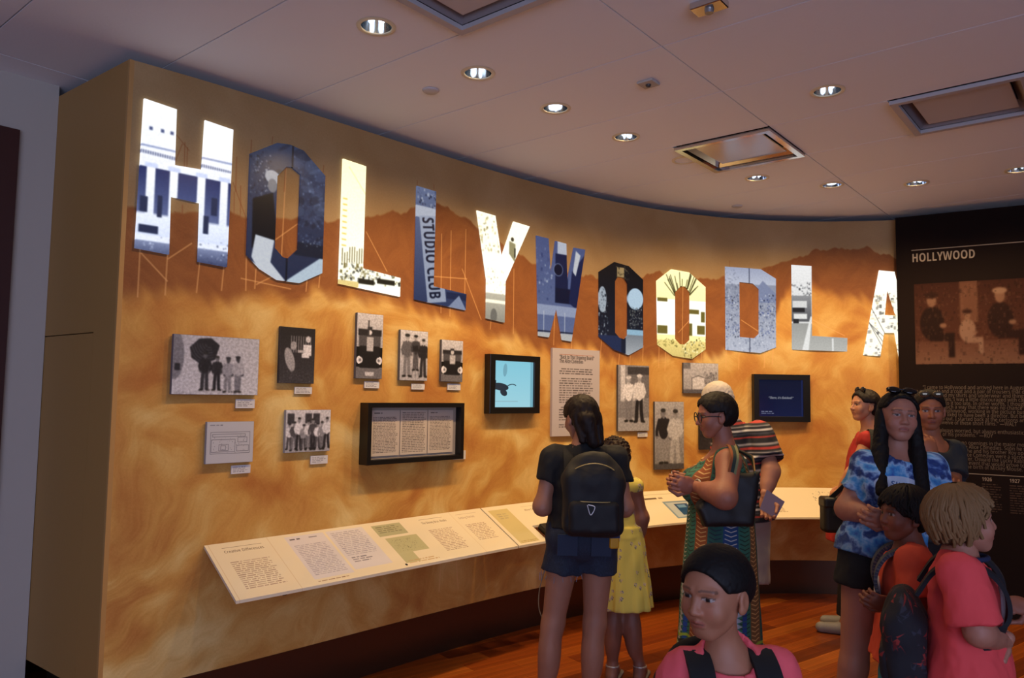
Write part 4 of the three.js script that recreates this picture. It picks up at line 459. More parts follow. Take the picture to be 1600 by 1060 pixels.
function surface(field, cell, color) {   // surface nets
  const lo = field.lo.clone().addScalar(-2.5 * cell), hi = field.hi.clone().addScalar(2.5 * cell), B = 4;
  const nx = Math.ceil((hi.x - lo.x) / cell / B) * B + 1, ny = Math.ceil((hi.y - lo.y) / cell / B) * B + 1, nz = Math.ceil((hi.z - lo.z) / cell / B) * B + 1, d = new Float32Array(nx * ny * nz), at = (i, j, k) => (k * ny + j) * nx + i, reach = B * cell * 1.05;
  d.fill(1);
  const live = [];
  for (let k = 0; k < nz - 1; k += B) for (let j = 0; j < ny - 1; j += B) for (let i = 0; i < nx - 1; i += B) {
    const c = field.f(lo.x + (i + B / 2) * cell, lo.y + (j + B / 2) * cell, lo.z + (k + B / 2) * cell), near = Math.abs(c) < reach * 1.25;
    if (near) live.push([i, j, k]);
    for (let c2 = 0; c2 <= B; c2++) for (let b = 0; b <= B; b++) for (let a = 0; a <= B; a++) { const q = at(i + a, j + b, k + c2); if (near) { if (d[q] === 1 || d[q] === -1) d[q] = field.f(lo.x + (i + a) * cell, lo.y + (j + b) * cell, lo.z + (k + c2) * cell) || 1e-9; } else if (d[q] === 1 && c < 0) d[q] = -1; }
  }
  const vid = new Int32Array(nx * ny * nz).fill(-1), pos = [], idx = [], off = [0, 1, nx, nx + 1, nx * ny, nx * ny + 1, nx * ny + nx, nx * ny + nx + 1], E = [[0, 1], [2, 3], [4, 5], [6, 7], [0, 2], [1, 3], [4, 6], [5, 7], [0, 4], [1, 5], [2, 6], [3, 7]];
  const each = (fn) => { for (const [i0, j0, k0] of live) for (let k = k0; k < k0 + B && k < nz - 1; k++) for (let j = j0; j < j0 + B && j < ny - 1; j++) for (let i = i0; i < i0 + B && i < nx - 1; i++) fn(i, j, k); };
  each((i, j, k) => {
    const q = at(i, j, k); let n = 0, x = 0, y = 0, z = 0;
    for (const [a, b] of E) { const da = d[q + off[a]], db = d[q + off[b]]; if ((da < 0) === (db < 0)) continue; const t = da / (da - db); n++; x += (a & 1) + ((b & 1) - (a & 1)) * t; y += ((a >> 1) & 1) + (((b >> 1) & 1) - ((a >> 1) & 1)) * t; z += (a >> 2) + ((b >> 2) - (a >> 2)) * t; }
    if (n) { vid[q] = pos.length / 3; pos.push(lo.x + (i + x / n) * cell, lo.y + (j + y / n) * cell, lo.z + (k + z / n) * cell); }
  });
  const quad = (a, b, c, e, flip) => { if (a < 0 || b < 0 || c < 0 || e < 0) return; flip ? idx.push(a, c, b, a, e, c) : idx.push(a, b, c, a, c, e); };
  each((i, j, k) => {
    const q = at(i, j, k), s = d[q] < 0;
    if (j > 0 && k > 0 && s !== d[q + 1] < 0) quad(vid[q], vid[q - nx], vid[q - nx - nx * ny], vid[q - nx * ny], !s);
    if (i > 0 && k > 0 && s !== d[q + nx] < 0) quad(vid[q], vid[q - nx * ny], vid[q - 1 - nx * ny], vid[q - 1], !s);
    if (i > 0 && j > 0 && s !== d[q + nx * ny] < 0) quad(vid[q], vid[q - 1], vid[q - 1 - nx], vid[q - nx], !s);
  });
  const g = new THREE.BufferGeometry(); g.setAttribute('position', new THREE.Float32BufferAttribute(pos, 3)); g.setIndex(idx); g.computeVertexNormals();
  // outward normals
  { const nm = g.attributes.normal, p = g.attributes.position; let vote = 0; for (let i = 0; i < p.count; i += 17) { const x = p.getX(i), y = p.getY(i), z = p.getZ(i), e = cell * 0.6; vote += field.f(x + nm.getX(i) * e, y + nm.getY(i) * e, z + nm.getZ(i) * e) > field.f(x - nm.getX(i) * e, y - nm.getY(i) * e, z - nm.getZ(i) * e) ? 1 : -1; } if (vote < 0) { const a = g.index.array; for (let i = 0; i < a.length; i += 3) { const t = a[i]; a[i] = a[i + 1]; a[i + 1] = t; } g.computeVertexNormals(); } }
  if (color) { const c = new Float32Array(pos.length), q = new THREE.Color(); for (let i = 0; i < pos.length; i += 3) { color(q, pos[i], pos[i + 1], pos[i + 2]); c[i] = q.r; c[i + 1] = q.g; c[i + 2] = q.b; } g.setAttribute('color', new THREE.BufferAttribute(c, 3)); }
  return g;
}
function cylUV(g, fr, seamBack = true) {   // u: metres round the body, v: metres up
  const p = g.attributes.position, uv = new Float32Array(p.count * 2), s = seamBack ? 1 : -1;
  for (let i = 0; i < p.count; i++) { const x = p.getX(i) - fr.o.x, y = p.getY(i) - fr.o.y, z = p.getZ(i) - fr.o.z, a = x * fr.x.x + y * fr.x.y + z * fr.x.z, b = x * fr.y.x + y * fr.y.y + z * fr.y.z, c = x * fr.z.x + y * fr.z.y + z * fr.z.z; uv[i * 2] = Math.atan2(a * s, c * s) * 0.15; uv[i * 2 + 1] = b; }
  g.setAttribute('uv', new THREE.BufferAttribute(uv, 2)); return g;
}
// ---------------------------------------------------------------- people
const HEADS = (o) => {   // head field in units of the head's height; x to the person's left, y up, z forward
  const I = { o: V(0, 0, 0), x: V(1, 0, 0), y: V(0, 1, 0), z: V(0, 0, 1) }, kid = o.kid ? 1 : 0, j = o.jaw ?? 1;
  const skull = uni(0.09, ell(I, [0, 0.13, -0.06], [0.335, 0.36, 0.41]), ell(I, [0, -0.1, 0.1], [0.275 * (0.92 + 0.08 * j), 0.34, 0.27]), ell(I, [0, -0.36 + 0.03 * kid, 0.2], [0.125 * j, 0.11, 0.12]), cap(V(-0.2 * j, -0.2, 0.02), V(-0.07, -0.38, 0.2), 0.075, 0.06), cap(V(0.2 * j, -0.2, 0.02), V(0.07, -0.38, 0.2), 0.075, 0.06), ell(I, [-0.15, -0.12, 0.24], [0.11, 0.11, 0.085]), ell(I, [0.15, -0.12, 0.24], [0.11, 0.11, 0.085]));
  const brow = uni(0.05, skull, cap(V(-0.17, 0.1, 0.29), V(-0.05, 0.1, 0.335), 0.04), cap(V(0.17, 0.1, 0.29), V(0.05, 0.1, 0.335), 0.04));
  const sock = cut(cut(brow, ell(I, [-0.135, 0.02, 0.385], [0.085, 0.05, 0.075]), 0.05), ell(I, [0.135, 0.02, 0.385], [0.085, 0.05, 0.075]), 0.05);
  const nose = uni(0.035, sock, cap(V(0, 0.06, 0.335), V(0, -0.115, o.nose ?? 0.42), 0.03, 0.045), ell(I, [-0.045, -0.13, 0.37], [0.038, 0.032, 0.045]), ell(I, [0.045, -0.13, 0.37], [0.038, 0.032, 0.045]));
  const lips = uni(0.02, nose, cap(V(-0.075, -0.243, 0.325), V(0, -0.23, 0.362), 0.022), cap(V(0.075, -0.243, 0.325), V(0, -0.23, 0.362), 0.022), cap(V(-0.06, -0.272, 0.325), V(0.06, -0.272, 0.325), 0.028), ell(I, [0, -0.272, 0.345], [0.06, 0.024, 0.024]));
  const mouth = cut(lips, cap(V(-0.085, -0.255, 0.375), V(0.085, -0.255, 0.375), 0.01), 0.012);
  const eyes = uni(0.012, mouth, ell(I, [-0.135, 0.02, 0.275], [0.068, 0.05, 0.06]), ell(I, [0.135, 0.02, 0.275], [0.068, 0.05, 0.06]));
  const ear = (s) => cut(uni(0.03, ell(I, [s * 0.345, -0.03, -0.04], [0.035, 0.125, 0.08]), ell(I, [s * 0.335, -0.12, -0.01], [0.03, 0.05, 0.05])), ell(I, [s * 0.39, -0.02, -0.03], [0.028, 0.075, 0.045]), 0.02);
  const f = uni(0.025, eyes, ear(-1), ear(1));
  return { lo: V(-0.45, -0.55, -0.55), hi: V(0.45, 0.55, 0.52), f: f.f };
};
const place = (fr, s, q) => { const { o, x: X, y: Y, z: Z } = fr, r = 0.75 * s; return { ...box3([o, r]), f(x, y, z) { const a = (x - o.x) / s, b = (y - o.y) / s, c = (z - o.z) / s; return s * q.f(a * X.x + b * X.y + c * X.z, a * Y.x + b * Y.y + c * Y.z, a * Z.x + b * Z.y + c * Z.z); } }; };
const toLocal = (fr, s, x, y, z) => { const a = (x - fr.o.x) / s, b = (y - fr.o.y) / s, c = (z - fr.o.z) / s; return [a * fr.x.x + b * fr.x.y + c * fr.x.z, a * fr.y.x + b * fr.y.y + c * fr.y.z, a * fr.z.x + b * fr.z.y + c * fr.z.z]; };
const frameOf = (o, z, up = V(0, 1, 0)) => { const Z = z.clone().normalize(), X = up.clone().cross(Z).normalize(), Y = Z.clone().cross(X); return { o, x: X, y: Y, z: Z }; };
function handField(w, dir, palm, side, curl, k) {   // w wrist, dir along the fingers, palm: direction the palm faces
  const fr = { o: w, y: dir.clone().normalize() }; fr.z = palm.clone().addScaledVector(fr.y, -palm.dot(fr.y)).normalize(); fr.x = fr.y.clone().cross(fr.z).multiplyScalar(side);
  const p = (x, y, z) => w.clone().addScaledVector(fr.x, x * k).addScaledVector(fr.y, y * k).addScaledVector(fr.z, z * k), l = [ell({ o: w, x: fr.x, y: fr.y, z: fr.z }, [0, 0.045 * k, 0], [0.041 * k, 0.056 * k, 0.018 * k]), cap(p(0, -0.02, 0), p(0, 0.03, 0), 0.024 * k, 0.022 * k)];
  [0.07, 0.08, 0.074, 0.056].forEach((len, i) => { let y = 0.086 - Math.abs(i - 1) * 0.005, z = 0, a = 0.15 * curl; const x = 0.031 - 0.0205 * i; let q = p(x, y, z); [0.46, 0.3, 0.24].forEach((f, n) => { a += curl * (n ? 0.75 : 0.5); y += Math.cos(a) * len * f; z += Math.sin(a) * len * f; const e = p(x * (1 + 0.06 * n), y, z); l.push(cap(q, e, (0.0092 - n * 0.0008) * k, (0.0086 - n * 0.0009) * k)); q = e; }); });
  const t0 = p(0.03, 0.02, 0.006), t1 = p(0.058, 0.055, 0.018 + 0.014 * curl), t2 = p(0.058 - 0.012 * curl, 0.088, 0.026 + 0.03 * curl); l.push(cap(t0, t1, 0.0135 * k, 0.0105 * k), cap(t1, t2, 0.0102 * k, 0.0085 * k));
  return uni(0.006 * k, ...l);
}
let personCount = 0;
function person(o) {
  const D = o.D, at = (q) => atD(q[0], q[1], D + (q[2] ?? 0)), J = {}; for (const k in o.J) J[k] = at(o.J[k]);
  for (const k of ['anL', 'anR']) J[k].y = 0.075;
  const base = V((J.anL.x + J.anR.x) / 2, 0, (J.anL.z + J.anR.z) / 2), root = thing('person', o.label, 'person', base), R = o.fat ?? 1, k = (o.h ?? 1.62) / 1.62;
  const lat = J.shL.clone().sub(J.shR), up = J.neck.clone().sub(J.pelvis).normalize(), tl = J.pelvis.distanceTo(J.neck); lat.addScaledVector(up, -lat.dot(up)); const sw = lat.length(); lat.normalize();
  const T = { o: J.pelvis, x: lat, y: up, z: lat.clone().cross(up) }, tp = (l, u, f) => J.pelvis.clone().addScaledVector(lat, l).addScaledVector(up, u * tl).addScaledVector(T.z, f);
  const hf = o.head, hd = V(Math.sin(hf.yaw) * Math.cos(hf.pitch ?? 0), Math.sin(hf.pitch ?? 0), Math.cos(hf.yaw) * Math.cos(hf.pitch ?? 0)), H = frameOf(J.head, hd, V(Math.sin(hf.roll ?? 0) * Math.cos(hf.yaw), Math.cos(hf.roll ?? 0), -Math.sin(hf.roll ?? 0) * Math.sin(hf.yaw))), hh = hf.h;
  const chest = [sw * 0.5 * 0.86, tl * 0.36, 0.102 * k * R], hipw = o.hipw ?? 0.155 * k * R, depth = 0.105 * k * R;
  const torso = (t) => [ell(T, [0, tl * 0.66, 0.004], [chest[0] + t, chest[1] + t, chest[2] + t]), ell(T, [0, tl * 0.3, 0.008 * R], [(o.waist ?? 0.125) * k * R + t, tl * 0.34 + t, depth * 0.95 + t]), ell(T, [0, 0.0, -0.012], [hipw + t, tl * 0.25 + t, depth * 1.08 + t]), cap(J.shL, J.shR, 0.05 * k + t, 0.05 * k + t), cap(tp(0, 0.82, -0.01), tp(0, 0.98, -0.005), 0.075 * k + t, 0.055 * k + t)];
  const busty = (t) => o.bust ? [ell(T, [0.075 * k, tl * 0.62, chest[2] * 0.75], [0.075 * k + t, 0.075 * k + t, 0.06 * k * o.bust + t]), ell(T, [-0.075 * k, tl * 0.62, chest[2] * 0.75], [0.075 * k + t, 0.075 * k + t, 0.06 * k * o.bust + t])] : [];
  const limb = [];
  for (const s of ['L', 'R']) {
    const sh = J['sh' + s], el = J['el' + s], wr = J['wr' + s], hp = J['hip' + s], kn = J['kn' + s], an = J['an' + s];
    limb.push(cap(sh, el, 0.05 * k * R, 0.038 * k * R), cap(el, wr, 0.039 * k * R, 0.025 * k * Math.sqrt(R)), cap(el.clone().lerp(wr, 0.12), el.clone().lerp(wr, 0.5), 0.04 * k * R, 0.034 * k * R));
    limb.push(cap(hp, kn, 0.082 * k * R, 0.052 * k * Math.sqrt(R)), cap(kn, an, 0.05 * k, 0.033 * k), ell(frameOf(kn.clone().lerp(an, 0.3), T.z.clone(), V(0, 1, 0)), [0, 0, -0.018 * k], [0.05 * k, 0.13 * k, 0.05 * k]));
    const ft = T.z.clone().setY(0).normalize(), heel = an.clone().addScaledVector(ft, -0.03 * k), toe = an.clone().addScaledVector(ft, 0.14 * k); heel.y = 0.034; toe.y = 0.026; limb.push(cap(heel, toe, 0.033 * k, 0.026 * k), cap(an, heel, 0.034 * k, 0.03 * k));
  }
  const neckTop = J.head.clone().addScaledVector(H.y, -0.28 * hh).addScaledVector(H.z, -0.1 * hh), bodyF = uni(0.035, ...torso(0), ...busty(0), ...limb, cap(tp(0, 0.96, -0.012), neckTop, 0.054 * k * (o.neckw ?? 1), 0.225 * hh * (o.neckw ?? 1)));
  const skin = new THREE.Color(o.skin), sk = (q, x, y, z) => { const n = 1 + 0.05 * n3(x * 16, y * 16, z * 16); q.copy(skin).multiplyScalar(n); };
  const lip = skin.clone().lerp(new THREE.Color(0x8a2f2c), 0.5), brow = new THREE.Color(o.hair).multiplyScalar(0.9), iris = new THREE.Color(0x140c08), wht = new THREE.Color(0x9a8c84), blush = skin.clone().lerp(new THREE.Color(0xb04a38), 0.22);
  const faceCol = (q, x, y, z) => {
    const [a, b, c] = toLocal(H, hh, x, y, z), m = Math.abs(a); sk(q, x, y, z); if (c < 0.1) return;
    if (m < 0.2 && b < 0 && b > -0.2) q.lerp(blush, sstep(0.14, 0.02, Math.hypot(m - 0.15, b + 0.11)) * 0.7);
    const my = b + 0.25 + (o.smile ?? 0) * m * m; if (m < 0.095 && Math.abs(my) < 0.038 * (1 - m * m * 60) && c > 0.28) q.copy(lip); if (m < 0.088 && Math.abs(my + 0.004) < 0.006 && c > 0.28) q.multiplyScalar(0.45);
    const ex = m - 0.135, ey = b - 0.02; if (c > 0.24 && Math.abs(ex) < 0.066 && Math.abs(ey) < (o.eye ?? 0.022) * Math.sqrt(Math.max(0, 1 - ex * ex / 0.0046))) { q.copy(wht); if (Math.hypot(ex, ey) < 0.031) q.copy(iris); } else if (c > 0.24 && Math.abs(ex) < 0.075 && ey > 0 && ey < (o.eye ?? 0.022) + 0.014) q.multiplyScalar(0.4);
    const bb = b - 0.118 + 1.2 * (m - 0.13) * (m - 0.13); if (c > 0.2 && m > 0.05 && m < 0.225 && Math.abs(bb) < 0.013) q.lerp(brow, 0.55);
  };
  const geos = [surface(bodyF, 0.0115, sk), surface(place(H, hh, HEADS(o.face ?? {})), o.fine ?? 0.0042, faceCol)];
  for (const s of ['L', 'R']) { const hq = o['hand' + s]; if (!hq) continue; const wr = J['wr' + s], dir = hq.dir ? V(...hq.dir) : wr.clone().sub(J['el' + s]); geos.push(surface(handField(wr, dir, V(...hq.palm), s === 'L' ? 1 : -1, hq.curl ?? 0.6, (hq.k ?? 1) * (o.handk ?? k)), 0.0032, sk)); }
  const mv = (g) => g.translate(-base.x, -base.y, -base.z);
  mesh('body', mv(mergeGeometries(geos)), new THREE.MeshPhysicalMaterial({ vertexColors: true, roughness: 0.55, sheen: 0.1 }), root);
  const P = { busty, root, J, T, H, hh, tp, tl, sw, k, R, base, torso, mv, o };
  P.garment = (name, field, mat, cell = 0.009, uv = true, seamBack = true) => { const g = surface(field, cell); if (uv) cylUV(g, T, seamBack); return mesh(name, mv(g), mat, root); };
  P.part = (name, g, mat) => mesh(name, mv(g), mat, root);
  P.headAt = (x, y, z) => J.head.clone().addScaledVector(H.x, x * hh).addScaledVector(H.y, y * hh).addScaledVector(H.z, z * hh);
  return P;
}
const wrinkle = (f, amp = 0.006, sd = 0) => rough(rough(f, amp, 9, 6, sd), amp * 0.45, 26, 16, sd + 5);
function shirt(P, mat, { sleeve = 0.5, hem = -0.05, t = 0.014, loose = 0.02, flare = 0.03, neck = 0.075, name = 'shirt', sw = 0.058 } = {}) {
  const { J, T, tp, tl, k, R } = P, l = [...P.torso(t), ...P.busty(t)];
  for (const s of ['L', 'R']) { const a = J['sh' + s], b = J['el' + s], e = a.clone().lerp(b, sleeve); l.push(cap(a, e, sw * k * R + 0.006, (sw + loose * 0.7) * k * R, true)); }
  l.push(cap(tp(0, 0.55, 0), tp(0, hem - 0.05, 0), 0.1 * k * R, 0.1 * k * R));
  const w = (P.o.hipw ?? 0.155 * k * R) + loose, sk = { ...box3([tp(0, 0.2, 0), 0.5]), f(x, y, z) { const px = x - T.o.x, py = y - T.o.y, pz = z - T.o.z, a = px * T.x.x + py * T.x.y + pz * T.x.z, b = (px * T.y.x + py * T.y.y + pz * T.y.z) / tl, c = px * T.z.x + py * T.z.y + pz * T.z.z, q = clamp((0.62 - b) / 0.7, 0, 1.2), rx = lerp(w * 0.86, w + flare, q), rz = lerp(0.105 * k * R, 0.118 * k * R + flare, q), d = (Math.hypot(a / rx, c / rz) - 1) * Math.min(rx, rz); return Math.max(d, (b - 0.62) * tl, (hem - b) * tl); } };
  l.push(sk);
  let f = uni(0.03, ...l); f = keep(wrinkle(f, 0.006, P.base.x * 7), half(tp(0, hem, 0), T.y.clone().negate()));
  f = cut(f, cap(tp(0, 1.0, 0.02), tp(0, 1.25, 0.06), neck * k), 0.006);
  return P.garment(name, f, mat);
}
function shorts(P, mat, { len = 0.35, top = 0.12, t = 0.014, leg = 0.1, name = 'shorts', flare = 0.012 } = {}) {
  const { J, T, tp, tl, k, R } = P, hw = P.o.hipw ?? 0.155 * k * R, l = [ell(T, [0, 0, -0.012], [hw + t, tl * 0.25 + t, 0.113 * k * R + t]), ell(T, [0, tl * 0.12, 0], [hw * 0.93 + t, tl * 0.2, 0.102 * k * R + t])];
  for (const s of ['L', 'R']) { const a = J['hip' + s], b = J['kn' + s]; if (len <= 1) l.push(cap(a, a.clone().lerp(b, len), leg * k * R, leg * k * R + flare - 0.02 * len, true)); else { const an = J['an' + s]; l.push(cap(a, b, leg * k * R, 0.07 * k), cap(b, b.clone().lerp(an, len - 1), 0.072 * k, 0.062 * k, true)); } }
  return P.garment(name, keep(wrinkle(uni(0.022, ...l), 0.004, 3), half(tp(0, top, 0), T.y)), mat);
}
function skirtField(a, b, r0, r1, fr, flat = 0.8, folds = 9, amp = 0.05) {   // flared cloth between the points a (top) and b (hem)
  const L = a.distanceTo(b), ax = b.clone().sub(a).divideScalar(L); return { ...box3([a, r1], [b, r1]), f(x, y, z) { const px = x - a.x, py = y - a.y, pz = z - a.z, h = px * ax.x + py * ax.y + pz * ax.z, q = clamp(h / L, 0, 1), c = (px - ax.x * h) * fr.x.x + (pz - ax.z * h) * fr.x.z, e = (px - ax.x * h) * fr.z.x + (pz - ax.z * h) * fr.z.z, th = Math.atan2(c, e), r = lerp(r0, r1, Math.pow(q, 0.8)) * (1 + amp * q * Math.sin(th * folds + 2 * n2(th * 2, 1))), d = (Math.hypot(c, e / flat) - r) * flat; return Math.max(d, h - L, -h); } };
}
function shoes(P, mat, name = 'shoe') { for (const s of ['L', 'R']) { const an = P.J['an' + s], ft = P.T.z.clone().setY(0).normalize(), k = P.k, a = an.clone().addScaledVector(ft, -0.045 * k), b = an.clone().addScaledVector(ft, 0.155 * k); a.y = 0.042; b.y = 0.034; P.garment(name, keep(uni(0.03, cap(a, b, 0.042 * k, 0.034 * k), cap(an.clone().setY(0.06), a, 0.044 * k, 0.042 * k)), half(V(0, 0.002, 0), V(0, -1, 0)), half(V(0, 0.09, 0), V(0, 1, 0))), mat, 0.008, false); } }
const hairMat = (c) => new THREE.MeshPhysicalMaterial({ color: c, roughness: 0.62, specularIntensity: 0.5 });
function hair(P, { cap: thick = 0.05, low = -0.12, front = 0.26, side = 0.12, extra = [], amp = 0.012, back = -0.2, cell = 0.006, fx = 20, fy = 3, name = 'hair' } = {}) {   // sizes in head heights
  const { H, hh } = P, I = { o: V(0, 0, 0), x: V(1, 0, 0), y: V(0, 1, 0), z: V(0, 0, 1) };
  let f = uni(0.06, ell(I, [0, 0.14, -0.06], [0.335 + thick, 0.36 + thick, 0.41 + thick]), ell(I, [0, low + 0.1, -0.2], [0.31 + thick * 0.7, 0.3, 0.26 + thick]));
  f = cut(f, ell(I, [0, front - 0.52, 0.42], [0.42, 0.5, 0.44]), 0.05);                       // the face
  f = cut(f, { lo: I.o, hi: I.o, f: (x, y, z) => Math.max(-(z + side), y - (front - 0.26)) }, 0.04);   // in front of and below the temples
  f = cut(f, { lo: I.o, hi: I.o, f: (x, y, z) => y - back }, 0.03);
  if (extra.length) f = uni(0.05, f, ...extra);
  const q = { lo: V(-0.8, -1.6, -0.9), hi: V(0.8, 0.62, 0.75), f: (x, y, z) => { const d = f.f(x, y, z); return Math.abs(d) > 0.2 ? d : d - amp * n3(x * fx, y * fy, z * fx) - amp * 0.5 * n3(x * fx * 2.3, y * fy * 2, z * fx * 2.3); } };
  const pl = place(H, hh, q); pl.lo = H.o.clone().addScalar(-1.75 * hh); pl.hi = H.o.clone().addScalar(1.75 * hh);
  return P.part(name, surface(pl, cell), hairMat(P.o.hair));
}
function strands(P, parent, { n = 150, r0 = 0.06, low = 1.9, jag = 0.25, w = 0.008, face = 1.25, lift = 0.03 } = {}) {   // locks lying over the cap of hair, crown to ends
  const gs = [];
  for (let i = 0; i < n; i++) { const th = i / n * 2 * PI + rr(-0.1, 0.1), front = Math.max(0, Math.cos(th)), end = lerp(low, face, front) + rr(-jag, jag), pts = []; for (let q = 0; q <= 5; q++) { const ph = lerp(0.12, end, q / 5), t2 = th + 0.12 * n2(i * 0.7, q * 0.5) * q * 0.4, R = 1 + lift * (q / 5) * rr(0.4, 1.6), sx = Math.sin(ph) * Math.sin(t2), cz = Math.sin(ph) * Math.cos(t2), cy = Math.cos(ph); pts.push(P.headAt((0.335 + r0) * sx * R, 0.14 + (0.36 + r0) * cy * (ph > 1.57 ? 1.35 : 1) * R, -0.06 + (0.41 + r0) * cz * R)); } const g = new THREE.TubeGeometry(new THREE.CatmullRomCurve3(pts), 9, w * rr(0.7, 1.2), 5); gs.push(g); }
  const m = mesh('hair_strands', P.mv(mergeGeometries(gs)), hairMat(P.o.hairLight ?? P.o.hair), parent); m.userData.kind = 'stuff'; return m;
}
function ribbon(pts, outs, w, t) {   // flat band through pts, outs: the direction its flat side faces
  const c = new THREE.CatmullRomCurve3(pts), co = new THREE.CatmullRomCurve3(outs), n = pts.length * 8, pos = [], idx = [], uv = [];
  for (let i = 0; i <= n; i++) { const p = c.getPoint(i / n), tg = c.getTangent(i / n), o = co.getPoint(i / n); o.addScaledVector(tg, -o.dot(tg)).normalize(); const sd = tg.clone().cross(o); for (const [a, b] of [[-1, -1], [1, -1], [1, 1], [-1, 1]]) { const q = p.clone().addScaledVector(sd, a * w / 2).addScaledVector(o, b * t / 2); pos.push(q.x, q.y, q.z); uv.push(a * 0.5 + 0.5, i / n * 4); } }
  for (let i = 0; i < n; i++) for (let k = 0; k < 4; k++) { const a = i * 4 + k, b = i * 4 + (k + 1) % 4; idx.push(a, b, a + 4, b, b + 4, a + 4); } idx.push(0, 2, 1, 0, 3, 2); const e = n * 4; idx.push(e, e + 1, e + 2, e, e + 2, e + 3);
  const g = new THREE.BufferGeometry(); g.setAttribute('position', new THREE.Float32BufferAttribute(pos, 3)); g.setAttribute('uv', new THREE.Float32BufferAttribute(uv, 2)); g.setIndex(idx); const h = g.toNonIndexed(); h.computeVertexNormals(); return h;
}
const tube = (pts, r, n = 40) => new THREE.TubeGeometry(new THREE.CatmullRomCurve3(pts), n, r, 8);
const fabric = (color, rough = 0.85) => new THREE.MeshPhysicalMaterial({ color, roughness: rough, sheen: 0.2, sheenRoughness: 0.6 });
function printCloth(w, h, px, fn) { const [c, g] = canvas(px, Math.round(px * h / w)); fn(g, px, Math.round(px * h / w)); const t = ctex(c); t.wrapS = t.wrapT = THREE.RepeatWrapping; t.repeat.set(1 / w, 1 / h); return new THREE.MeshPhysicalMaterial({ map: t, roughness: 0.85, sheen: 0.15 }); }
// straps of a pack worn on the back: over each shoulder and down the chest
function packStraps(P, root, mat, w = 0.05, spread = 0.3) {
  for (const s of [1, -1]) { const x = s * P.sw * spread, c = 0.102 * P.k * P.R + 0.012, pts = [P.tp(x, 0.72, -c - 0.03), P.tp(x, 0.93, -c * 0.75), P.tp(x, 1.01, -0.01), P.tp(x, 0.95, c * 0.72), P.tp(x * 1.05, 0.78, c + 0.014), P.tp(x * 1.2, 0.55, c + 0.008), P.tp(x * 1.45, 0.36, c * 0.35)], outs = [P.T.z.clone().negate(), P.T.z.clone().negate().add(P.T.y), P.T.y.clone(), P.T.z.clone().add(P.T.y), P.T.z.clone(), P.T.z.clone(), P.T.z.clone().addScaledVector(P.T.x, s)]; mesh('strap', ribbon(pts, outs, w, 0.012).translate(-root.position.x, -root.position.y, -root.position.z), mat, root); }
}
// ---------------------------------------------------------------- the visitors
const PI = Math.PI, X0 = V(1, 0, 0);
const blackM = fabric(0x0b0b0d), straw = (c) => c;
function packAt(name, label, P, { u, w, h, d, mat, off = 0.02, dome = 0.5, x = 0 }) {   // a pack on the back of P: centre height u (share of torso), sizes in metres
  const c = P.tp(x, u, -(0.105 * P.k * P.R + off + d / 2)), root = thing(name, label, 'backpack', c), fr = { o: V(0, 0, 0), x: P.T.x, y: P.T.y, z: P.T.z };
  const body = uni(0.04, rbox(fr, [0, -h * 0.12, 0], [w / 2, h * 0.38, d / 2], 0.045), ell(fr, [0, h * 0.14, 0], [w / 2, h * 0.36, d / 2])), pocket = uni(0.02, rbox(fr, [0, -h * 0.26, -d * 0.42], [w * 0.42, h * 0.2, d * 0.22], 0.03));
  const b = mesh('pack_body', cylUV(surface(rough(body, 0.004, 14, 10), 0.009), fr), mat, root); const p = mesh('front_pocket', cylUV(surface(rough(pocket, 0.003, 14, 10), 0.008), fr), mat, root);
  return { pocket: p, root, fr, c, w, h, d, at: (a, e, f) => V(0, 0, 0).addScaledVector(fr.x, a).addScaledVector(fr.y, e).addScaledVector(fr.z, f) };
}
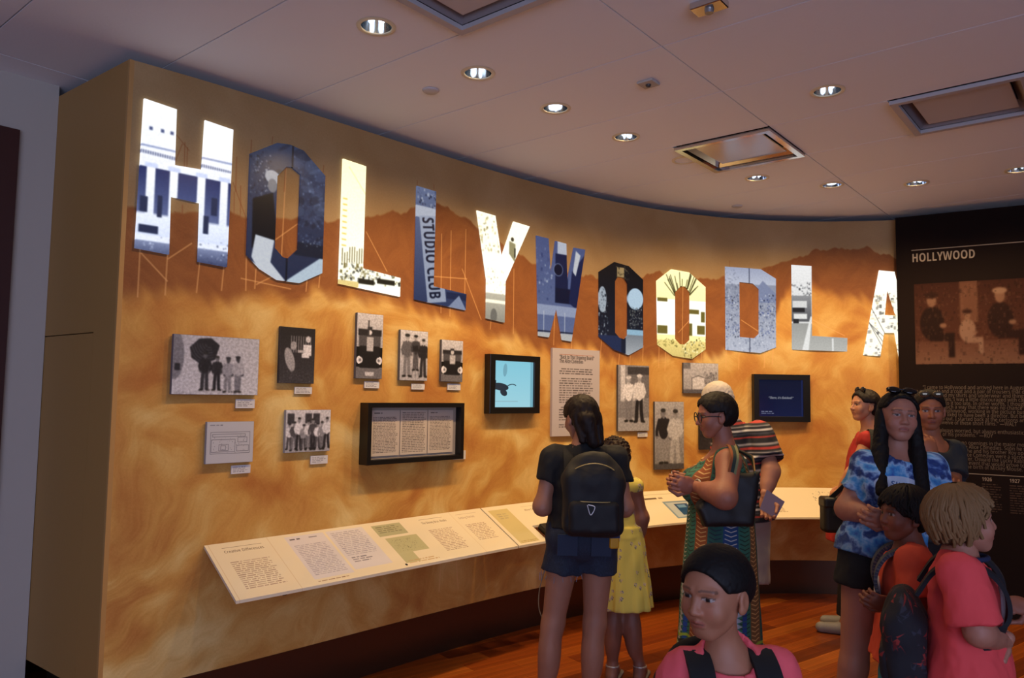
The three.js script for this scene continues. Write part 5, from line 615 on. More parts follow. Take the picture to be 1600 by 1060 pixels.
{ // young woman in black tee and denim shorts, seen from behind
  const P = person({ label: 'person with back turned in black tee, denim shorts and black backpack', D: 3.7, h: 1.6, skin: 0x9c6a52, hair: 0x1c100b, hipw: 0.165,
    J: { head: [907, 654, 0.02], neck: [911, 703], shL: [866, 717], shR: [961, 717], pelvis: [909, 840], elL: [847, 792, -0.03], wrL: [876, 776, 0.22], elR: [976, 794, -0.03], wrR: [950, 778, 0.24], hipL: [883, 856], hipR: [935, 856], knL: [864, 975], knR: [929, 975], anL: [845, 1110], anR: [917, 1112] },
    head: { yaw: PI + 0.55, pitch: -0.2, h: 0.212 }, handL: { palm: [0.3, 1, 0], curl: 0.8 }, handR: { palm: [-0.3, 1, 0], curl: 0.8 } });
  shirt(P, blackM, { sleeve: 0.5, hem: 0.12, flare: 0.0, loose: 0.012 });
  const den = printCloth(0.3, 0.3, 256, (g, w, h) => { g.fillStyle = '#1c2536'; g.fillRect(0, 0, w, h); for (let i = 0; i < 1600; i++) { g.fillStyle = rnd() < 0.5 ? 'rgba(70,88,120,0.25)' : 'rgba(8,10,18,0.3)'; g.fillRect(rnd() * w, rnd() * h, 1.5, rr(2, 8)); } });
  const denim = shorts(P, den, { len: 0.32, top: 0.2, leg: 0.089, flare: 0.014 });
  for (const s of [1, -1]) { const g = new RoundedBoxGeometry(0.095, 0.1, 0.005, 2, 0.0024), q = P.tp(s * 0.078, -0.03, -0.136); g.applyMatrix4(new THREE.Matrix4().makeBasis(P.T.x, P.T.y, P.T.z)); g.rotateX(0.12); g.translate(q.x, q.y, q.z); mesh('back_pocket', P.mv(g), fabric(0x232e42), denim); }
  const fray = []; for (let i = 0; i < 16; i++) { const a = P.J.hipL.clone().lerp(P.J.knL, 0.33), q = i / 16 * 6.28, r = 0.1; fray.push(tube([a.clone().add(V(Math.cos(q) * r, 0.0, Math.sin(q) * r)), a.clone().add(V(Math.cos(q) * r * 1.02 + rr(-0.01, 0.01), -rr(0.015, 0.04), Math.sin(q) * r))], 0.0012, 3)); } const fr = mesh('frayed_hem', P.mv(mergeGeometries(fray)), fabric(0x77808f), denim); fr.userData.kind = 'stuff';
  const I = [cap(V(0.12, -0.1, -0.38), V(0.02, -0.62, -0.4), 0.2, 0.13), cap(V(-0.22, -0.05, -0.3), V(-0.2, -0.6, -0.34), 0.14, 0.1), cap(V(0.26, 0, -0.2), V(0.24, -0.55, -0.3), 0.12, 0.08)];
  hair(P, { extra: I, back: -0.75, front: 0.3, side: 0.02, cap: 0.05, amp: 0.014, fx: 14, fy: 2 });
  shoes(P, fabric(0x2a2a2e));
  const K = packAt('backpack', 'black backpack with gold zips worn by the person in denim shorts', P, { u: 0.56, w: 0.275, h: 0.385, d: 0.13, mat: fabric(0x0a0a0c, 0.7), x: -0.03 });
  const gold = std(0xa8935a, 0.4, 0.1), zs = -K.d * 0.5 - 0.004;
  mesh('zip', tube([-0.125, -0.11, -0.07, 0, 0.07, 0.11, 0.125].map((x) => K.at(x, 0.03 + 0.11 * Math.sqrt(Math.max(0, 1 - (x / 0.128) ** 2)), zs + 0.05 * (x / 0.125) ** 2)), 0.0028), gold, K.root);
  mesh('pocket_zip', tube([-0.1, -0.05, 0, 0.05, 0.1].map((x) => K.at(x, -0.03 + 0.012 * x, -K.d * 0.6 + 0.02 * (x / 0.1) ** 2)), 0.0026), gold, K.pocket);
  mesh('triangle_charm', tube([[0.03, -0.04], [0.0, -0.05], [0.018, -0.085], [0.034, -0.042]].map(([x, y]) => K.at(x, y, -K.d * 0.66)), 0.0026, 40), std(0xc9c9cc, 0.3, 0.6), K.root);
  { const g = new THREE.BoxGeometry(0.036, 0.02, 0.004); g.applyMatrix4(new THREE.Matrix4().makeBasis(K.fr.x, K.fr.y, K.fr.z)); const q = K.at(-0.025, 0.06, zs - 0.001); mesh('maker_label', g.translate(q.x, q.y, q.z), std(0xffffff, 0.5, 0, { map: facePainter(64, 32, (c) => { c.fillStyle = '#2c3a5c'; c.fillRect(0, 0, 64, 32); c.fillStyle = '#c4d4f0'; c.fillRect(8, 7, 48, 6); c.fillRect(20, 18, 26, 7); }) }), K.root); }
  packStraps(P, K.root, fabric(0x0a0a0c), 0.045, 0.26);
  const y = thing('belt_clip', 'small yellow device clipped to the denim shorts at the hip', 'device', P.tp(-0.135, 0.06, -0.135)); const cg = new RoundedBoxGeometry(0.045, 0.095, 0.03, 2, 0.008); mesh('case', cg, std(0xc98f10, 0.5), y); mesh('strap', boxAt(0.048, 0.014, 0.034, 0, 0.008, 0), fabric(0x1c2c50), y); mesh('window', boxAt(0.022, 0.022, 0.004, 0, 0.028, 0.015), M.black, y); y.rotation.y = 0.2;
}
{ // girl in the yellow dress
  const P = person({ label: 'child in a yellow flowered dress and silver sandals', D: 4.42, h: 1.37, skin: 0x7c4e3c, hair: 0x24140d, hipw: 0.12, waist: 0.1,
    J: { head: [959, 713, 0.02], neck: [966, 749], shL: [947, 762, 0.03], shR: [991, 760, -0.03], pelvis: [972, 856], elL: [938, 806, 0.06], wrL: [945, 835, 0.18], elR: [1003, 808, -0.02], wrR: [998, 850, 0.02], hipL: [960, 868], hipR: [985, 868], knL: [958, 975], knR: [986, 975], anL: [957, 1040], anR: [1000, 1040] },
    head: { yaw: PI + 0.6, pitch: -0.1, h: 0.198 }, handR: { palm: [-1, 0, 0], curl: 0.5 } });
  const cloth = printCloth(0.22, 0.22, 256, (g, w, h) => { g.fillStyle = '#c9b956'; g.fillRect(0, 0, w, h); for (let i = 0; i < 14; i++) { const x = rnd() * w, y = rnd() * h, n = 4 + Math.floor(rnd() * 3); for (let q = 0; q < n; q++) { g.fillStyle = ['#a98aa0', '#4c5470', '#8c7a9c', '#b9a6b4'][Math.floor(rnd() * 4)]; g.beginPath(); g.ellipse(x + Math.cos(q * 1.3) * 8, y + Math.sin(q * 1.3) * 8, rr(3, 7), rr(2, 4), q, 0, 7); g.fill(); } g.fillStyle = '#3c4a34'; g.fillRect(x - 2, y + 6, 3, 12); } });
  const waist = P.tp(0, 0.32, 0), hem = atD(974, 948, 4.42), sk = skirtField(waist, hem, 0.115, 0.165, P.T, 0.85, 8, 0.07), inner = skirtField(waist.clone().lerp(hem, 0.3), hem.clone().add(V(0, -0.02, 0)), 0.1, 0.152, P.T, 0.85, 8, 0.07);
  const top = cut(uni(0.02, ...P.torso(0.012)), cap(P.tp(0, 1.04, 0), P.tp(0, 1.3, 0), 0.085), 0.006);
  const bod = keep(top, half(P.tp(0, 0.2, 0), P.T.y.clone().negate()), half(P.tp(0.15, 0.9, 0), P.T.x.clone().addScaledVector(P.T.y, 0.4).normalize()), half(P.tp(-0.15, 0.9, 0), P.T.x.clone().negate().addScaledVector(P.T.y, 0.4).normalize()));
  P.garment('dress', uni(0.02, wrinkle(bod, 0.003), cut(rough(sk, 0.004, 12, 4), inner)), cloth, 0.008);
  hair(P, { amp: 0.05, fx: 9, fy: 9, cap: 0.07, back: -0.34, front: 0.3, side: 0.05 });
  for (const s of ['L', 'R']) { const an = P.J['an' + s], ft = P.T.z.clone().setY(0).normalize(), a = an.clone().addScaledVector(ft, -0.04), b = an.clone().addScaledVector(ft, 0.14); a.y = b.y = 0.008; P.part('sandal', cap ? surface(keep(cap(a, b, 0.036, 0.034), half(V(0, 0.014, 0), V(0, 1, 0)), half(V(0, 0.001, 0), V(0, -1, 0))), 0.007) : null, std(0x8d8a86, 0.4, 0.4)); P.part('ankle_strap', new THREE.TorusGeometry(0.034, 0.006, 8, 24).rotateX(PI / 2).translate(an.x, 0.085, an.z), std(0xb9b6b0, 0.35, 0.6)); }
}
{ // older man in the striped polo
  const P = person({ label: 'white-haired person in a striped polo shirt leaning over the shelf', D: 4.8, h: 1.72, skin: 0xb07a62, hair: 0xb9b0a6, fat: 1.12, hipw: 0.18, waist: 0.16,
    J: { head: [1120, 627, 0.05], neck: [1142, 660], shL: [1134, 682, 0.16], shR: [1188, 678, -0.05], pelvis: [1158, 808], elL: [1128, 742, 0.22], wrL: [1128, 775, 0.3], elR: [1205, 735, -0.16], wrR: [1196, 776, -0.22], hipL: [1143, 822, 0.05], hipR: [1172, 822, -0.03], knL: [1142, 912, 0.05], knR: [1168, 912, -0.03], anL: [1142, 1002], anR: [1164, 1002] },
    head: { yaw: PI + 0.7, pitch: -0.35, h: 0.228 }, handR: { dir: [0.1, -0.9, 0.1], palm: [-0.4, 0, 1], curl: 0.9 } });
  const st = printCloth(0.3, 0.155, 64, (g, w, h) => { g.fillStyle = '#15161f'; g.fillRect(0, 0, w, h); const b = [['#8f8a8a', 0.05, 0.09], ['#a8322c', 0.2, 0.1], ['#8f8a8a', 0.38, 0.05], ['#c9c4c0', 0.52, 0.08], ['#3a3c48', 0.66, 0.06], ['#a8322c', 0.8, 0.06]]; for (const [c, y, t] of b) { g.fillStyle = c; g.fillRect(0, h * y, w, h * t); } });
  shirt(P, st, { sleeve: 0.72, hem: -0.02, flare: 0.02, loose: 0.025, neck: 0.06, sw: 0.064 });
  shorts(P, fabric(0x9d9186), { len: 0.94, top: 0.08, leg: 0.1, flare: 0.03 });
  hair(P, { amp: 0.012, fx: 20, fy: 8, front: 0.34, side: 0.1, back: -0.3, cap: 0.045 });
  shoes(P, fabric(0x4a443e));
  const w = P.J.wrR, q = [[1196, 765], [1224, 784], [1210, 810], [1185, 795]].map(([u, v]) => atD(u, v, 4.54)), c = q[0].clone().add(q[2]).multiplyScalar(0.5), root = thing('brochure', 'folded purple-grey brochure held in the hand of the striped polo wearer', 'brochure', c);
  for (const k of [0, 1]) { const sh = [q[0], q[1], q[2], q[3]].map((p) => p.clone().sub(c)), off = V(0.004, 0, 0.006 * (k + 1)), a = k ? [sh[0], sh[1], sh[2], sh[3]] : [sh[0].clone().lerp(sh[1], 0.03), sh[1], sh[2], sh[3].clone().lerp(sh[2], 0.03)]; const g = new THREE.BufferGeometry(), pos = []; const up = a.map((p) => p.clone().add(off)), dn = a.map((p) => p.clone().add(off).add(V(0, 0, -0.002))); const F4 = (A, B2, C, D2) => { for (const p of [A, B2, C, A, C, D2]) pos.push(p.x, p.y, p.z); }; F4(up[3], up[2], up[1], up[0]); F4(dn[0], dn[1], dn[2], dn[3]); for (let i = 0; i < 4; i++) F4(up[i], up[(i + 1) % 4], dn[(i + 1) % 4], dn[i]); g.setAttribute('position', new THREE.Float32BufferAttribute(pos, 3)); g.computeVertexNormals(); mesh('leaf', g, std(k ? 0x8d8098 : 0xa79ab0, 0.6), root); }
}
{ // woman in the patterned long dress
  const P = person({ label: 'dark-haired person in glasses and a long patterned dress, hands clasped', D: 3.95, h: 1.64, skin: 0x9a5f48, hair: 0x120c0b, fat: 1.22, hipw: 0.19, waist: 0.16, bust: 1.3,
    J: { head: [1117, 651], neck: [1131, 704], shL: [1138, 722, -0.2], shR: [1128, 716, 0.18], pelvis: [1124, 850], elL: [1134, 778, -0.37], wrL: [1084, 760, -0.2], elR: [1108, 776, 0.2], wrR: [1080, 756, 0.02], hipL: [1124, 862, -0.1], hipR: [1124, 862, 0.1], knL: [1120, 970, -0.09], knR: [1120, 970, 0.09], anL: [1122, 1080, -0.09], anR: [1122, 1080, 0.09] },
    head: { yaw: -1.5, pitch: -0.12, h: 0.225 }, face: { nose: 0.43 }, handL: { dir: [-0.9, 0.2, 0.45], palm: [0, 0, -1], curl: 1.1 }, handR: { dir: [-0.9, 0.25, -0.3], palm: [0, 0, 1], curl: 1.1 } });
  const cloth = printCloth(0.94, 1.4, 640, (g, w, h) => {
    g.fillStyle = '#2f5a4c'; g.fillRect(0, 0, w, h); const cols = ['#24564c', '#2f6a58', '#8c4a22', '#24564c', '#20406e', '#2f6a58', '#77532e', '#24564c'];
    for (let i = 0; i < 16; i++) { const x = i / 16 * w; g.fillStyle = cols[i % 8]; g.fillRect(x, 0, w / 16 + 1, h); g.strokeStyle = ['#c9c2ae', '#1c2c24', '#d0a868', '#20283c'][i % 4]; g.lineWidth = 3; for (let y = 0; y < h; y += 14) { g.beginPath(); g.moveTo(x + 4, y); g.lineTo(x + w / 32, y + 7); g.lineTo(x + w / 16 - 4, y); g.stroke(); } }
    for (const x of [0.3, 0.55, 0.8]) for (let y = h * 0.5; y < h * 0.85; y += 18) { g.fillStyle = '#9fa6b0'; g.beginPath(); g.moveTo(w * x, y); g.lineTo(w * x + 20, y + 14); g.lineTo(w * x, y + 24); g.lineTo(w * x - 20, y + 14); g.fill(); g.fillStyle = '#1e3f86'; g.fillRect(w * x + 20, y, 14, 16); }
    for (let k = 0; k < 3; k++) { g.strokeStyle = ['#8fa832', '#1c2410', '#a8b848'][k]; g.lineWidth = 9; g.beginPath(); for (let x = 0; x <= w; x += 8) g.lineTo(x, h * (0.7 + k * 0.02) + Math.sin(x * 0.06) * 7); g.stroke(); }
  });
  cloth.map.offset.set(0.5, 0.62);
  const waist = P.tp(0, 0.42, 0), hem = P.J.anL.clone().lerp(P.J.anR, 0.5).setY(0.09), sk = skirtField(waist, hem, 0.185, 0.25, P.T, 0.86, 7, 0.05);
  const bust = [1, -1].map((s) => ell(P.T, [s * 0.085, P.tl * 0.6, 0.11], [0.1, 0.1, 0.1]));
  let bod = uni(0.03, ...P.torso(0.016), ...bust); bod = keep(cut(bod, cap(P.tp(0, 1.0, 0.05), P.tp(0, 1.3, 0.05), 0.1), 0.006), half(P.tp(0, 0.3, 0), P.T.y.clone().negate()), ...[1, -1].map((s) => half(P.tp(s * 0.165, 0.9, 0), P.T.x.clone().multiplyScalar(s).addScaledVector(P.T.y, 0.25).normalize())));
  P.garment('dress', uni(0.03, wrinkle(bod, 0.004), cut(rough(sk, 0.005, 10, 3), skirtField(waist.clone().lerp(hem, 0.4), hem.clone().add(V(0, -0.02, 0)), 0.19, 0.236, P.T, 0.86, 7, 0.05))), cloth, 0.009);
  hair(P, { cap: 0.075, front: 0.36, side: 0.1, back: -0.32, low: -0.08, amp: 0.012, fx: 18, fy: 5 });
  const hp = P.headAt, fr = []; for (const s of [1, -1]) { const c = hp(s * 0.14, 0.015, 0.4); const t = new THREE.TorusGeometry(0.026, 0.0028, 8, 24); t.applyMatrix4(new THREE.Matrix4().makeBasis(P.H.x, P.H.y, P.H.z)); fr.push(t.translate(c.x, c.y, c.z)); fr.push(tube([hp(s * 0.26, 0.03, 0.39), hp(s * 0.345, 0.03, 0.2), hp(s * 0.36, 0.0, -0.02)], 0.0026, 12)); } fr.push(tube([hp(0.04, 0.03, 0.42), hp(0, 0.04, 0.43), hp(-0.04, 0.03, 0.42)], 0.0026, 8)); P.part('glasses', mergeGeometries(fr), M.black);
  P.part('bracelet', new THREE.TorusGeometry(0.031, 0.005, 8, 20).rotateY(PI / 2 + 0.3).translate(P.J.wrL.x + 0.02, P.J.wrL.y, P.J.wrL.z), std(0xb9b9b4, 0.3, 0.8));
  shoes(P, fabric(0x3a2a20));
  // tote on her near shoulder
  const c = atD(1140, 786, 3.72), root = thing('tote_bag', 'large black tote bag hanging from the shoulder of the patterned dress wearer', 'bag', c), px = 3.72 / 1190;
  const poly2 = [[-54, -8], [-10, 47], [46, 47], [33, -34], [-40, -36]], bagF = { ...box3([V(0, 0, 0), 0.2]), f(x, y, z) { let m = -1e9; for (let i = 0; i < 5; i++) { const [ax, ay] = poly2[i], [bx, by] = poly2[(i + 1) % 5], ex = (bx - ax) * px, ey = (by - ay) * px, L = Math.hypot(ex, ey), q = -((x - ax * px) * ey - (y - ay * px) * ex) / L * -1 * -1; m = Math.max(m, q); } const t = lerp(0.06, 0.02, clamp((y / px + 40) / 90, 0, 1)), e = Math.abs(z) - t, u = m + 0.03, w = e + 0.03; return Math.hypot(Math.max(u, 0), Math.max(w, 0)) + Math.min(Math.max(u, w), 0) - 0.03; } };
  mesh('bag_body', surface(rough(bagF, 0.008, 9, 7), 0.008), fabric(0x0b0a0b, 0.6), root);
  const sp = (u, v, d) => atD(u, v, d).sub(c), band = printCloth(1, 0.5, 64, (g, w, h) => { g.fillStyle = '#26332a'; g.fillRect(0, 0, w, h); g.fillStyle = '#8c4a22'; g.fillRect(0, 0, w * 0.3, h); g.fillStyle = '#7a7a50'; g.fillRect(w * 0.7, 0, w * 0.3, h); }); band.map.repeat.set(1, 1);
  const sho = P.J.shL.clone().sub(c); mesh('strap', ribbon([sp(1143, 742, 3.63), sp(1148, 715, 3.64), V(sho.x + 0.015, sho.y + 0.075, sho.z + 0.02), V(sho.x + 0.03, sho.y + 0.07, sho.z - 0.06), sp(1172, 715, 3.86), sp(1180, 742, 3.7)], [V(0, 0, 1), V(0, 0.2, 1), V(0, 1, 0.3), V(0.4, 1, -0.2), V(1, 0.2, -0.4), V(1, 0, 0.4)], 0.04, 0.006), band, root);
}
{ // boy in front, pink tee and black pack straps
  const P = person({ label: 'child with short black hair in a pink tee with black backpack straps', D: 1.75, h: 1.26, skin: 0xa0684c, hair: 0x0d0a0a, fine: 0.0026, hipw: 0.12, waist: 0.1, neckw: 0.76, eye: 0.017,
    J: { head: [1117, 928, 0.0], neck: [1135, 1020, 0.04], shR: [1070, 1056, 0.05], shL: [1208, 1052, 0.05], pelvis: [1140, 1290, 0.05], elR: [1044, 1175, 0.06], elL: [1236, 1175, 0.06], wrR: [1052, 1280, 0], wrL: [1232, 1280, 0], hipR: [1106, 1320, 0.05], hipL: [1172, 1320, 0.05], knR: [1106, 1500, 0.05], knL: [1172, 1500, 0.05], anR: [1106, 1660, 0.05], anL: [1172, 1660, 0.05] },
    head: { yaw: -0.86, pitch: -0.05, h: 0.2 }, face: { kid: 1, nose: 0.4, jaw: 0.92 }, handk: 0.75, handL: { palm: [-1, 0, 0], curl: 0.4 }, handR: { palm: [1, 0, 0], curl: 0.4 } });
  shirt(P, fabric(0xe65a62), { sleeve: 0.6, hem: -0.12, loose: 0.03, flare: 0.03, neck: 0.072, sw: 0.06 });
  shorts(P, fabric(0x1c2233), { len: 0.9 }); shoes(P, fabric(0x2c2c30));
  hair(P, { cap: 0.045, front: 0.34, side: 0.06, back: -0.2, low: -0.02, amp: 0.005, fx: 40, fy: 16, cell: 0.0036 });
  const K = packAt('backpack', 'black backpack on the child in the pink tee', P, { u: 0.5, w: 0.26, h: 0.36, d: 0.12, mat: blackM }); packStraps(P, K.root, fabric(0x0c0c0f), 0.056, 0.36);
}
{ // woman in the back in profile, red top
  const P = person({ label: 'person in profile with sunglasses on dark hair, red top and black trousers', D: 5.4, h: 1.68, skin: 0xb9805e, hair: 0x1a100c, waist: 0.11,
    J: { head: [1350, 635], neck: [1360, 676], shL: [1357, 690, -0.16], shR: [1352, 688, 0.16], pelvis: [1340, 806], elL: [1333, 740, -0.2], wrL: [1312, 768, -0.12], elR: [1335, 740, 0.2], wrR: [1312, 765, 0.1], hipL: [1336, 818, -0.09], hipR: [1336, 818, 0.09], knL: [1329, 898, -0.08], knR: [1332, 898, 0.08], anL: [1322, 970, -0.08], anR: [1328, 970, 0.08] },
    head: { yaw: -1.45, pitch: 0.08, h: 0.222 }, handL: { palm: [0, 0, -1], curl: 0.8 }, handR: { palm: [0, 0, 1], curl: 0.8 } });
  shirt(P, fabric(0x9c1c1a), { sleeve: 0.0, hem: -0.34, flare: 0.05, loose: 0.02, neck: 0.1, name: 'red_top' });
  shorts(P, fabric(0x0e0c0e), { len: 1.85, name: 'trousers' }); shoes(P, std(0x8f8b86, 0.6));
  hair(P, { cap: 0.06, front: 0.36, side: 0.14, back: -0.6, extra: [cap(V(0, 0.05, -0.4), V(0.02, -0.9, -0.42), 0.2, 0.13)] });
  const hp = P.headAt; P.part('sunglasses', mergeGeometries([1, -1].map((s) => { const g = new THREE.SphereGeometry(0.03, 14, 10); g.scale(1, 0.8, 0.4); g.applyMatrix4(new THREE.Matrix4().makeBasis(P.H.x, P.H.y, P.H.z)); const c = hp(s * 0.15, 0.5, 0.16); return g.translate(c.x, c.y, c.z); })), M.screenGlass);
  const c = atD(1299, 805, 5.2), root = thing('camera_bag', 'small black camera bag hanging beside the red top', 'bag', c); mesh('bag_body', new RoundedBoxGeometry(0.13, 0.23, 0.11, 4, 0.03), fabric(0x0c0c0d, 0.6), root); mesh('flap', new RoundedBoxGeometry(0.136, 0.075, 0.118, 3, 0.02).translate(0, 0.085, 0), fabric(0x151416, 0.5), root); mesh('buckle', boxAt(0.03, 0.05, 0.01, 0, 0.03, 0.062), std(0x3a3a3c, 0.3, 0.5), root); { const s = P.J.shL.clone().sub(c); mesh('strap', ribbon([V(-0.02, 0.11, 0.03), V(0.06, 0.2, 0.06), V(s.x - 0.05, s.y - 0.1, s.z + 0.13), V(s.x, s.y + 0.075, s.z + 0.05), V(s.x + 0.03, s.y + 0.05, s.z - 0.1)], [V(0, 0, 1), V(0, 0, 1), V(-0.6, 0, 1), V(0, 1, 0), V(0.3, 1, -0.5)], 0.03, 0.006), blackM, root); }
}
{ // man half hidden behind, hand at the chin
  const P = person({ label: 'person in a dark grey shirt, sunglasses on head, hand at the chin', D: 4.25, h: 1.66, skin: 0x9a5c3c, hair: 0x1c120c,
    J: { head: [1452, 642], neck: [1456, 694], shR: [1424, 708, 0.03], shL: [1487, 706], pelvis: [1458, 832], elR: [1424, 778], wrR: [1462, 770, -0.18], elL: [1490, 768, -0.12], wrL: [1456, 716, -0.2], hipR: [1438, 848], hipL: [1478, 848], knR: [1438, 960], knL: [1478, 960], anR: [1438, 1060], anL: [1478, 1060] },
    head: { yaw: -0.35, pitch: -0.08, h: 0.218 }, face: { jaw: 1.1 }, handL: { dir: [-0.15, 1, -0.1], palm: [0, 0.2, -1], curl: 0.9 }, handR: { palm: [0, 0, -1], curl: 0.8 } });
  shirt(P, fabric(0x22262a), { sleeve: 0.62, hem: -0.08 }); shorts(P, fabric(0x1a1a1e), { len: 1.8, name: 'trousers' }); shoes(P, fabric(0x222226)); hair(P, { front: 0.36, cap: 0.045, back: -0.25 });
  const hp = P.headAt; P.part('sunglasses', mergeGeometries([1, -1].map((s) => { const g = new THREE.SphereGeometry(0.028, 14, 10); g.scale(1, 0.7, 0.4); g.applyMatrix4(new THREE.Matrix4().makeBasis(P.H.x, P.H.y, P.H.z)); const c = hp(s * 0.15, 0.44, 0.3); return g.translate(c.x, c.y, c.z); })), std(0x77705c, 0.12, 0.8));
}
{ // woman in the blue tie-dye tee
  const P = person({ label: 'long-haired person in a blue tie-dye tee with sunglasses on head', D: 3.2, h: 1.63, skin: 0xa46c56, hair: 0x0d0908, fine: 0.0034, hipw: 0.15, waist: 0.118, bust: 0.8, eye: 0.018,
    J: { head: [1404, 653, -0.01], neck: [1405, 706, 0.02], shR: [1354, 729], shL: [1453, 731], pelvis: [1378, 852], elR: [1322, 795, 0.03], wrR: [1364, 806, -0.16], elL: [1479, 800, 0.03], wrL: [1402, 812, -0.18], hipR: [1349, 872], hipL: [1404, 872], knR: [1334, 1040], knL: [1404, 1040], anR: [1322, 1190], anL: [1404, 1190] },
    head: { yaw: -0.16, pitch: 0.1, roll: 0.08, h: 0.208 }, face: { nose: 0.395, jaw: 1.05 }, handR: { dir: [1, 0.1, 0.1], palm: [0, 0.6, -1], curl: 0.8 }, handL: { dir: [-1, 0.05, 0.15], palm: [0, 0.3, -1], curl: 0.8 } });
  const tie = printCloth(0.9425, 0.9425, 720, (g, w, h) => {
    const im = g.createImageData(w, h), d = im.data, A = [[38, 78, 158], [62, 138, 196], [150, 184, 214], [28, 52, 112], [70, 86, 110]];
    for (let j = 0; j < h; j++) for (let i = 0; i < w; i++) { const q = n2(i * 0.012, j * 0.016) * 1.3 + n2(i * 0.04, j * 0.03) * 0.5 + n2(i * 0.1, j * 0.1) * 0.2, v = clamp((q + 1.6) / 3.2, 0, 0.999) * 4, a = Math.floor(v), t = v - a, k = (j * w + i) * 4, low = sstep(h * 0.5, h * 0.68, j); for (let c = 0; c < 3; c++) d[k + c] = lerp(lerp(A[a][c], A[Math.min(4, a + 1)][c], t), [58, 74, 104][c], low * 0.6); d[k + 3] = 255; }
    g.putImageData(im, 0, 0); const cx = w * 0.5 - w * 0.015, cy = h * 0.33; g.fillStyle = 'rgba(205,212,222,0.85)'; g.beginPath(); g.ellipse(cx, cy, w * 0.12, h * 0.055, 0, 0, 7); g.fill(); g.fillStyle = '#3c5a8c'; g.textAlign = 'center'; g.font = `bold ${Math.round(h * 0.032)}px sans-serif`; g.fillText('SUMMER', cx, cy - 1); g.fillText('TREK', cx, cy + h * 0.034); g.fillStyle = '#b9c6dc'; g.fillText('2015', cx + w * 0.02, cy + h * 0.1);
  });
  tie.map.offset.set(0.5, 0.42);
  shirt(P, tie, { sleeve: 0.56, hem: -0.15, loose: 0.014, flare: 0.012, neck: 0.085, sw: 0.05 });
  shorts(P, fabric(0x0a0a0c), { len: 0.26, leg: 0.1 }); shoes(P, fabric(0x2c2c30));
  const H = [cap(V(0.3, 0.05, -0.05), V(0.33, -0.7, 0.1), 0.12, 0.15), cap(V(0.33, -0.7, 0.1), V(0.34, -1.5, 0.5), 0.16, 0.11), cap(V(-0.3, 0.05, -0.05), V(-0.36, -0.7, 0.1), 0.12, 0.15), cap(V(-0.36, -0.7, 0.1), V(-0.42, -1.5, 0.5), 0.16, 0.11), cap(V(0, 0, -0.35), V(0, -0.9, -0.4), 0.25, 0.22)];
  hair(P, { cap: 0.05, front: 0.42, side: 0.1, back: -0.3, extra: H, amp: 0.01, fx: 24, fy: 1.2, cell: 0.005 });
  const hp = P.headAt; P.part('sunglasses', mergeGeometries([1, -1].map((s) => { const g = new THREE.SphereGeometry(0.03, 16, 10); g.scale(1, 0.7, 0.35); g.rotateX(-0.9); g.applyMatrix4(new THREE.Matrix4().makeBasis(P.H.x, P.H.y, P.H.z)); const c = hp(s * 0.15, 0.535, 0.14); return g.translate(c.x, c.y, c.z); }).concat([tube([hp(-0.28, 0.5, 0.12), hp(0, 0.55, 0.18), hp(0.28, 0.5, 0.12)], 0.0025, 12)])), M.screenGlass);
  for (const s of [1]) { const e = hp(0.36, -0.22, -0.02); P.part('earring', new THREE.TorusGeometry(0.016, 0.0016, 6, 20).translate(e.x, e.y, e.z), std(0xc9c4b4, 0.2, 1)); }
}
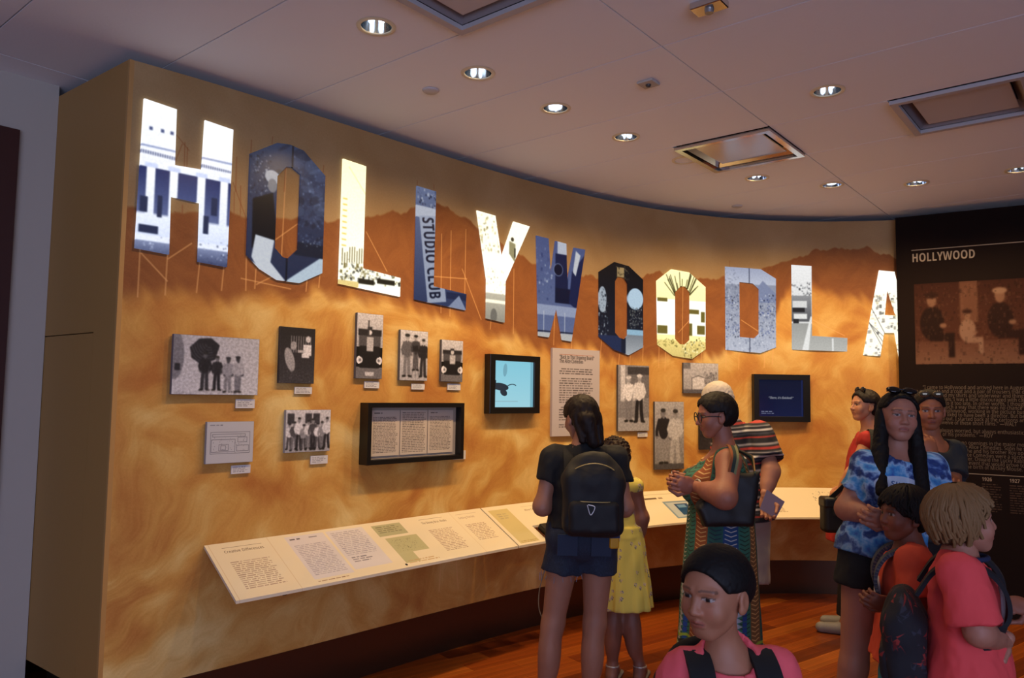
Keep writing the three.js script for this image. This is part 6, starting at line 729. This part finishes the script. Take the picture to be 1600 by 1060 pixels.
{ // boy with dark bowl-cut hair facing left
  const P = person({ label: 'child with dark bowl-cut hair in an orange-red tee and teal shorts', D: 2.88, h: 1.3, skin: 0x7c4630, hair: 0x140c09, hipw: 0.125, waist: 0.11,
    J: { head: [1411, 806], neck: [1419, 856], shL: [1428, 878, -0.13], shR: [1416, 874, 0.13], pelvis: [1416, 1015], elL: [1432, 952, -0.17], wrL: [1392, 947, -0.12], elR: [1412, 952, 0.16], wrR: [1385, 945, 0.06], hipL: [1414, 1032, -0.065], hipR: [1414, 1032, 0.065], knL: [1412, 1150, -0.07], knR: [1412, 1150, 0.07], anL: [1415, 1280, -0.07], anR: [1415, 1280, 0.07] },
    head: { yaw: -1.45, pitch: 0.06, h: 0.2 }, face: { kid: 1, nose: 0.4 }, handk: 0.78, handL: { dir: [-0.95, 0.25, 0.1], palm: [0, 0.3, -1], curl: 0.9 }, handR: { dir: [-0.95, 0.2, -0.1], palm: [0, 0.3, 1], curl: 0.9 } });
  shirt(P, fabric(0xd04a2c), { sleeve: 0.75, hem: -0.1, loose: 0.03, flare: 0.03, neck: 0.075, sw: 0.062 });
  { const q = P.tp(0.02, 0.55, 0.1), g = new THREE.SphereGeometry(0.06, 18, 12); g.scale(0.9, 0.9, 0.22); g.applyMatrix4(new THREE.Matrix4().makeBasis(P.T.x, P.T.y, P.T.z)); P.part('chest_print', g.translate(q.x, q.y, q.z), fabric(0xb9aeb0)); }
  shorts(P, fabric(0x1c6a78), { len: 0.85, leg: 0.1, flare: 0.03 }); shoes(P, fabric(0x2c2c30));
  hair(P, { cap: 0.075, front: 0.26, side: 0.16, back: -0.36, low: -0.12, amp: 0.012, fx: 24, fy: 2 });
  strands(P, P.root, { n: 150, r0: 0.072, low: 1.95, face: 1.3, w: 0.006, lift: 0.02, jag: 0.12 });
  const camo = printCloth(0.3, 0.3, 128, (g, w, h) => { g.fillStyle = '#3c4250'; g.fillRect(0, 0, w, h); for (let i = 0; i < 90; i++) { g.fillStyle = ['#252a36', '#5a606c', '#6e6a64', '#2c3444'][Math.floor(rnd() * 4)]; g.beginPath(); g.ellipse(rnd() * w, rnd() * h, rr(4, 14), rr(3, 8), rnd() * 3, 0, 7); g.fill(); } });
  const K = packAt('backpack', 'dark backpack with grey camouflage straps on the child in teal shorts', P, { u: 0.5, w: 0.27, h: 0.36, d: 0.13, mat: fabric(0x141722) }); packStraps(P, K.root, camo, 0.06, 0.3);
}
{ // fair-haired boy facing right
  const P = person({ label: 'child with shaggy fair hair in a coral red tee, looking up', D: 2.45, h: 1.34, skin: 0xa8705a, hair: 0x4c3522, hairLight: 0x7c5c3a, hipw: 0.125, waist: 0.11,
    J: { head: [1507, 816], neck: [1501, 872], shR: [1503, 897, -0.14], shL: [1502, 890, 0.14], pelvis: [1515, 1055], elR: [1528, 988, -0.18], wrR: [1572, 1004, -0.08], elL: [1525, 978, 0.16], wrL: [1568, 1000, 0.06], hipR: [1514, 1072, -0.07], hipL: [1514, 1072, 0.07], knR: [1512, 1220, -0.07], knL: [1512, 1220, 0.07], anR: [1510, 1370, -0.07], anL: [1510, 1370, 0.07] },
    head: { yaw: 1.42, pitch: 0.14, h: 0.205 }, face: { kid: 1, nose: 0.4 }, handk: 0.78, handR: { dir: [-0.3, -1, -0.2], palm: [-1, 0, 0], curl: 0.7 }, handL: { dir: [-0.2, -1, 0], palm: [-1, 0, 0], curl: 0.7 } });
  shirt(P, fabric(0xe0484a), { sleeve: 0.88, hem: -0.2, loose: 0.035, flare: 0.035, neck: 0.078, sw: 0.066 });
  P.part('collar', new THREE.TorusGeometry(0.062, 0.008, 8, 28).rotateX(PI / 2).translate(P.tp(0, 1.02, 0.012).x, P.tp(0, 1.02, 0).y, P.tp(0, 1.02, 0.012).z), fabric(0x1c2444));
  { const q = P.tp(-0.03, 0.62, 0.1), g = new THREE.SphereGeometry(0.065, 18, 12); g.scale(0.8, 1.15, 0.2); g.applyMatrix4(new THREE.Matrix4().makeBasis(P.T.x, P.T.y, P.T.z)); P.part('chest_print', g.translate(q.x, q.y, q.z), fabric(0xb5aab0)); }
  shorts(P, fabric(0x22242c), { len: 0.85, leg: 0.1 }); shoes(P, fabric(0x2c2c30));
  hair(P, { cap: 0.08, front: 0.34, side: 0.12, back: -0.42, low: -0.14, amp: 0.02, fx: 15, fy: 2.6, cell: 0.005 });
  strands(P, P.root, { n: 190, r0: 0.085, low: 2.1, face: 0.8, w: 0.0062, lift: 0.05, jag: 0.28 });
  const pat = printCloth(0.3, 0.3, 192, (g, w, h) => { g.fillStyle = '#17151c'; g.fillRect(0, 0, w, h); for (let i = 0; i < 60; i++) { g.fillStyle = ['#7c1c1e', '#5a1416', '#2a2c38', '#8a2a26'][Math.floor(rnd() * 4)]; g.beginPath(); const x = rnd() * w, y = rnd() * h; g.moveTo(x, y); for (let k = 0; k < 4; k++) g.lineTo(x + rr(-18, 18), y + rr(-18, 18)); g.fill(); } });
  const K = packAt('backpack', 'red and black patterned backpack on the fair-haired child', P, { u: 0.3, w: 0.26, h: 0.3, d: 0.12, mat: pat, off: 0.025 }); packStraps(P, K.root, fabric(0x121218), 0.05, 0.3);
  mesh('side_trim', tube([K.at(0.12, 0.1, -0.02), K.at(0.134, 0, -0.035), K.at(0.125, -0.13, -0.035)], 0.006), std(0x8d8a88, 0.5), K.root);
}
{ // child at the right edge, only a hand in view
  const P = person({ label: 'child whose hand alone reaches in beside the dark brown panel', D: 2.7, h: 1.3, skin: 0x8a5440, hair: 0x1c120c, hipw: 0.125, waist: 0.11,
    J: { head: [1722, 800], neck: [1722, 860], shR: [1716, 885, 0.13], shL: [1722, 885, -0.13], pelvis: [1722, 1030], elR: [1690, 955, 0.16], wrR: [1650, 955, 0.1], elL: [1672, 958, -0.14], wrL: [1608, 946, -0.06], hipR: [1722, 1045, 0.065], hipL: [1722, 1045, -0.065], knR: [1722, 1170, 0.07], knL: [1722, 1170, -0.07], anR: [1722, 1300, 0.07], anL: [1722, 1300, -0.07] },
    head: { yaw: -1.5, h: 0.2 }, face: { kid: 1 }, handk: 0.85, handL: { dir: [-1, 0, 0.05], palm: [0, -0.6, -0.6], curl: 0.45 }, handR: { palm: [0, 0, 1], curl: 0.6 } });
  shirt(P, fabric(0xb2303a), { sleeve: 0.7, hem: -0.2 }); shorts(P, fabric(0x1c2233), { len: 0.85 }); shoes(P, fabric(0x2c2c30)); hair(P, {});
}
renderer.render(scene, camera);
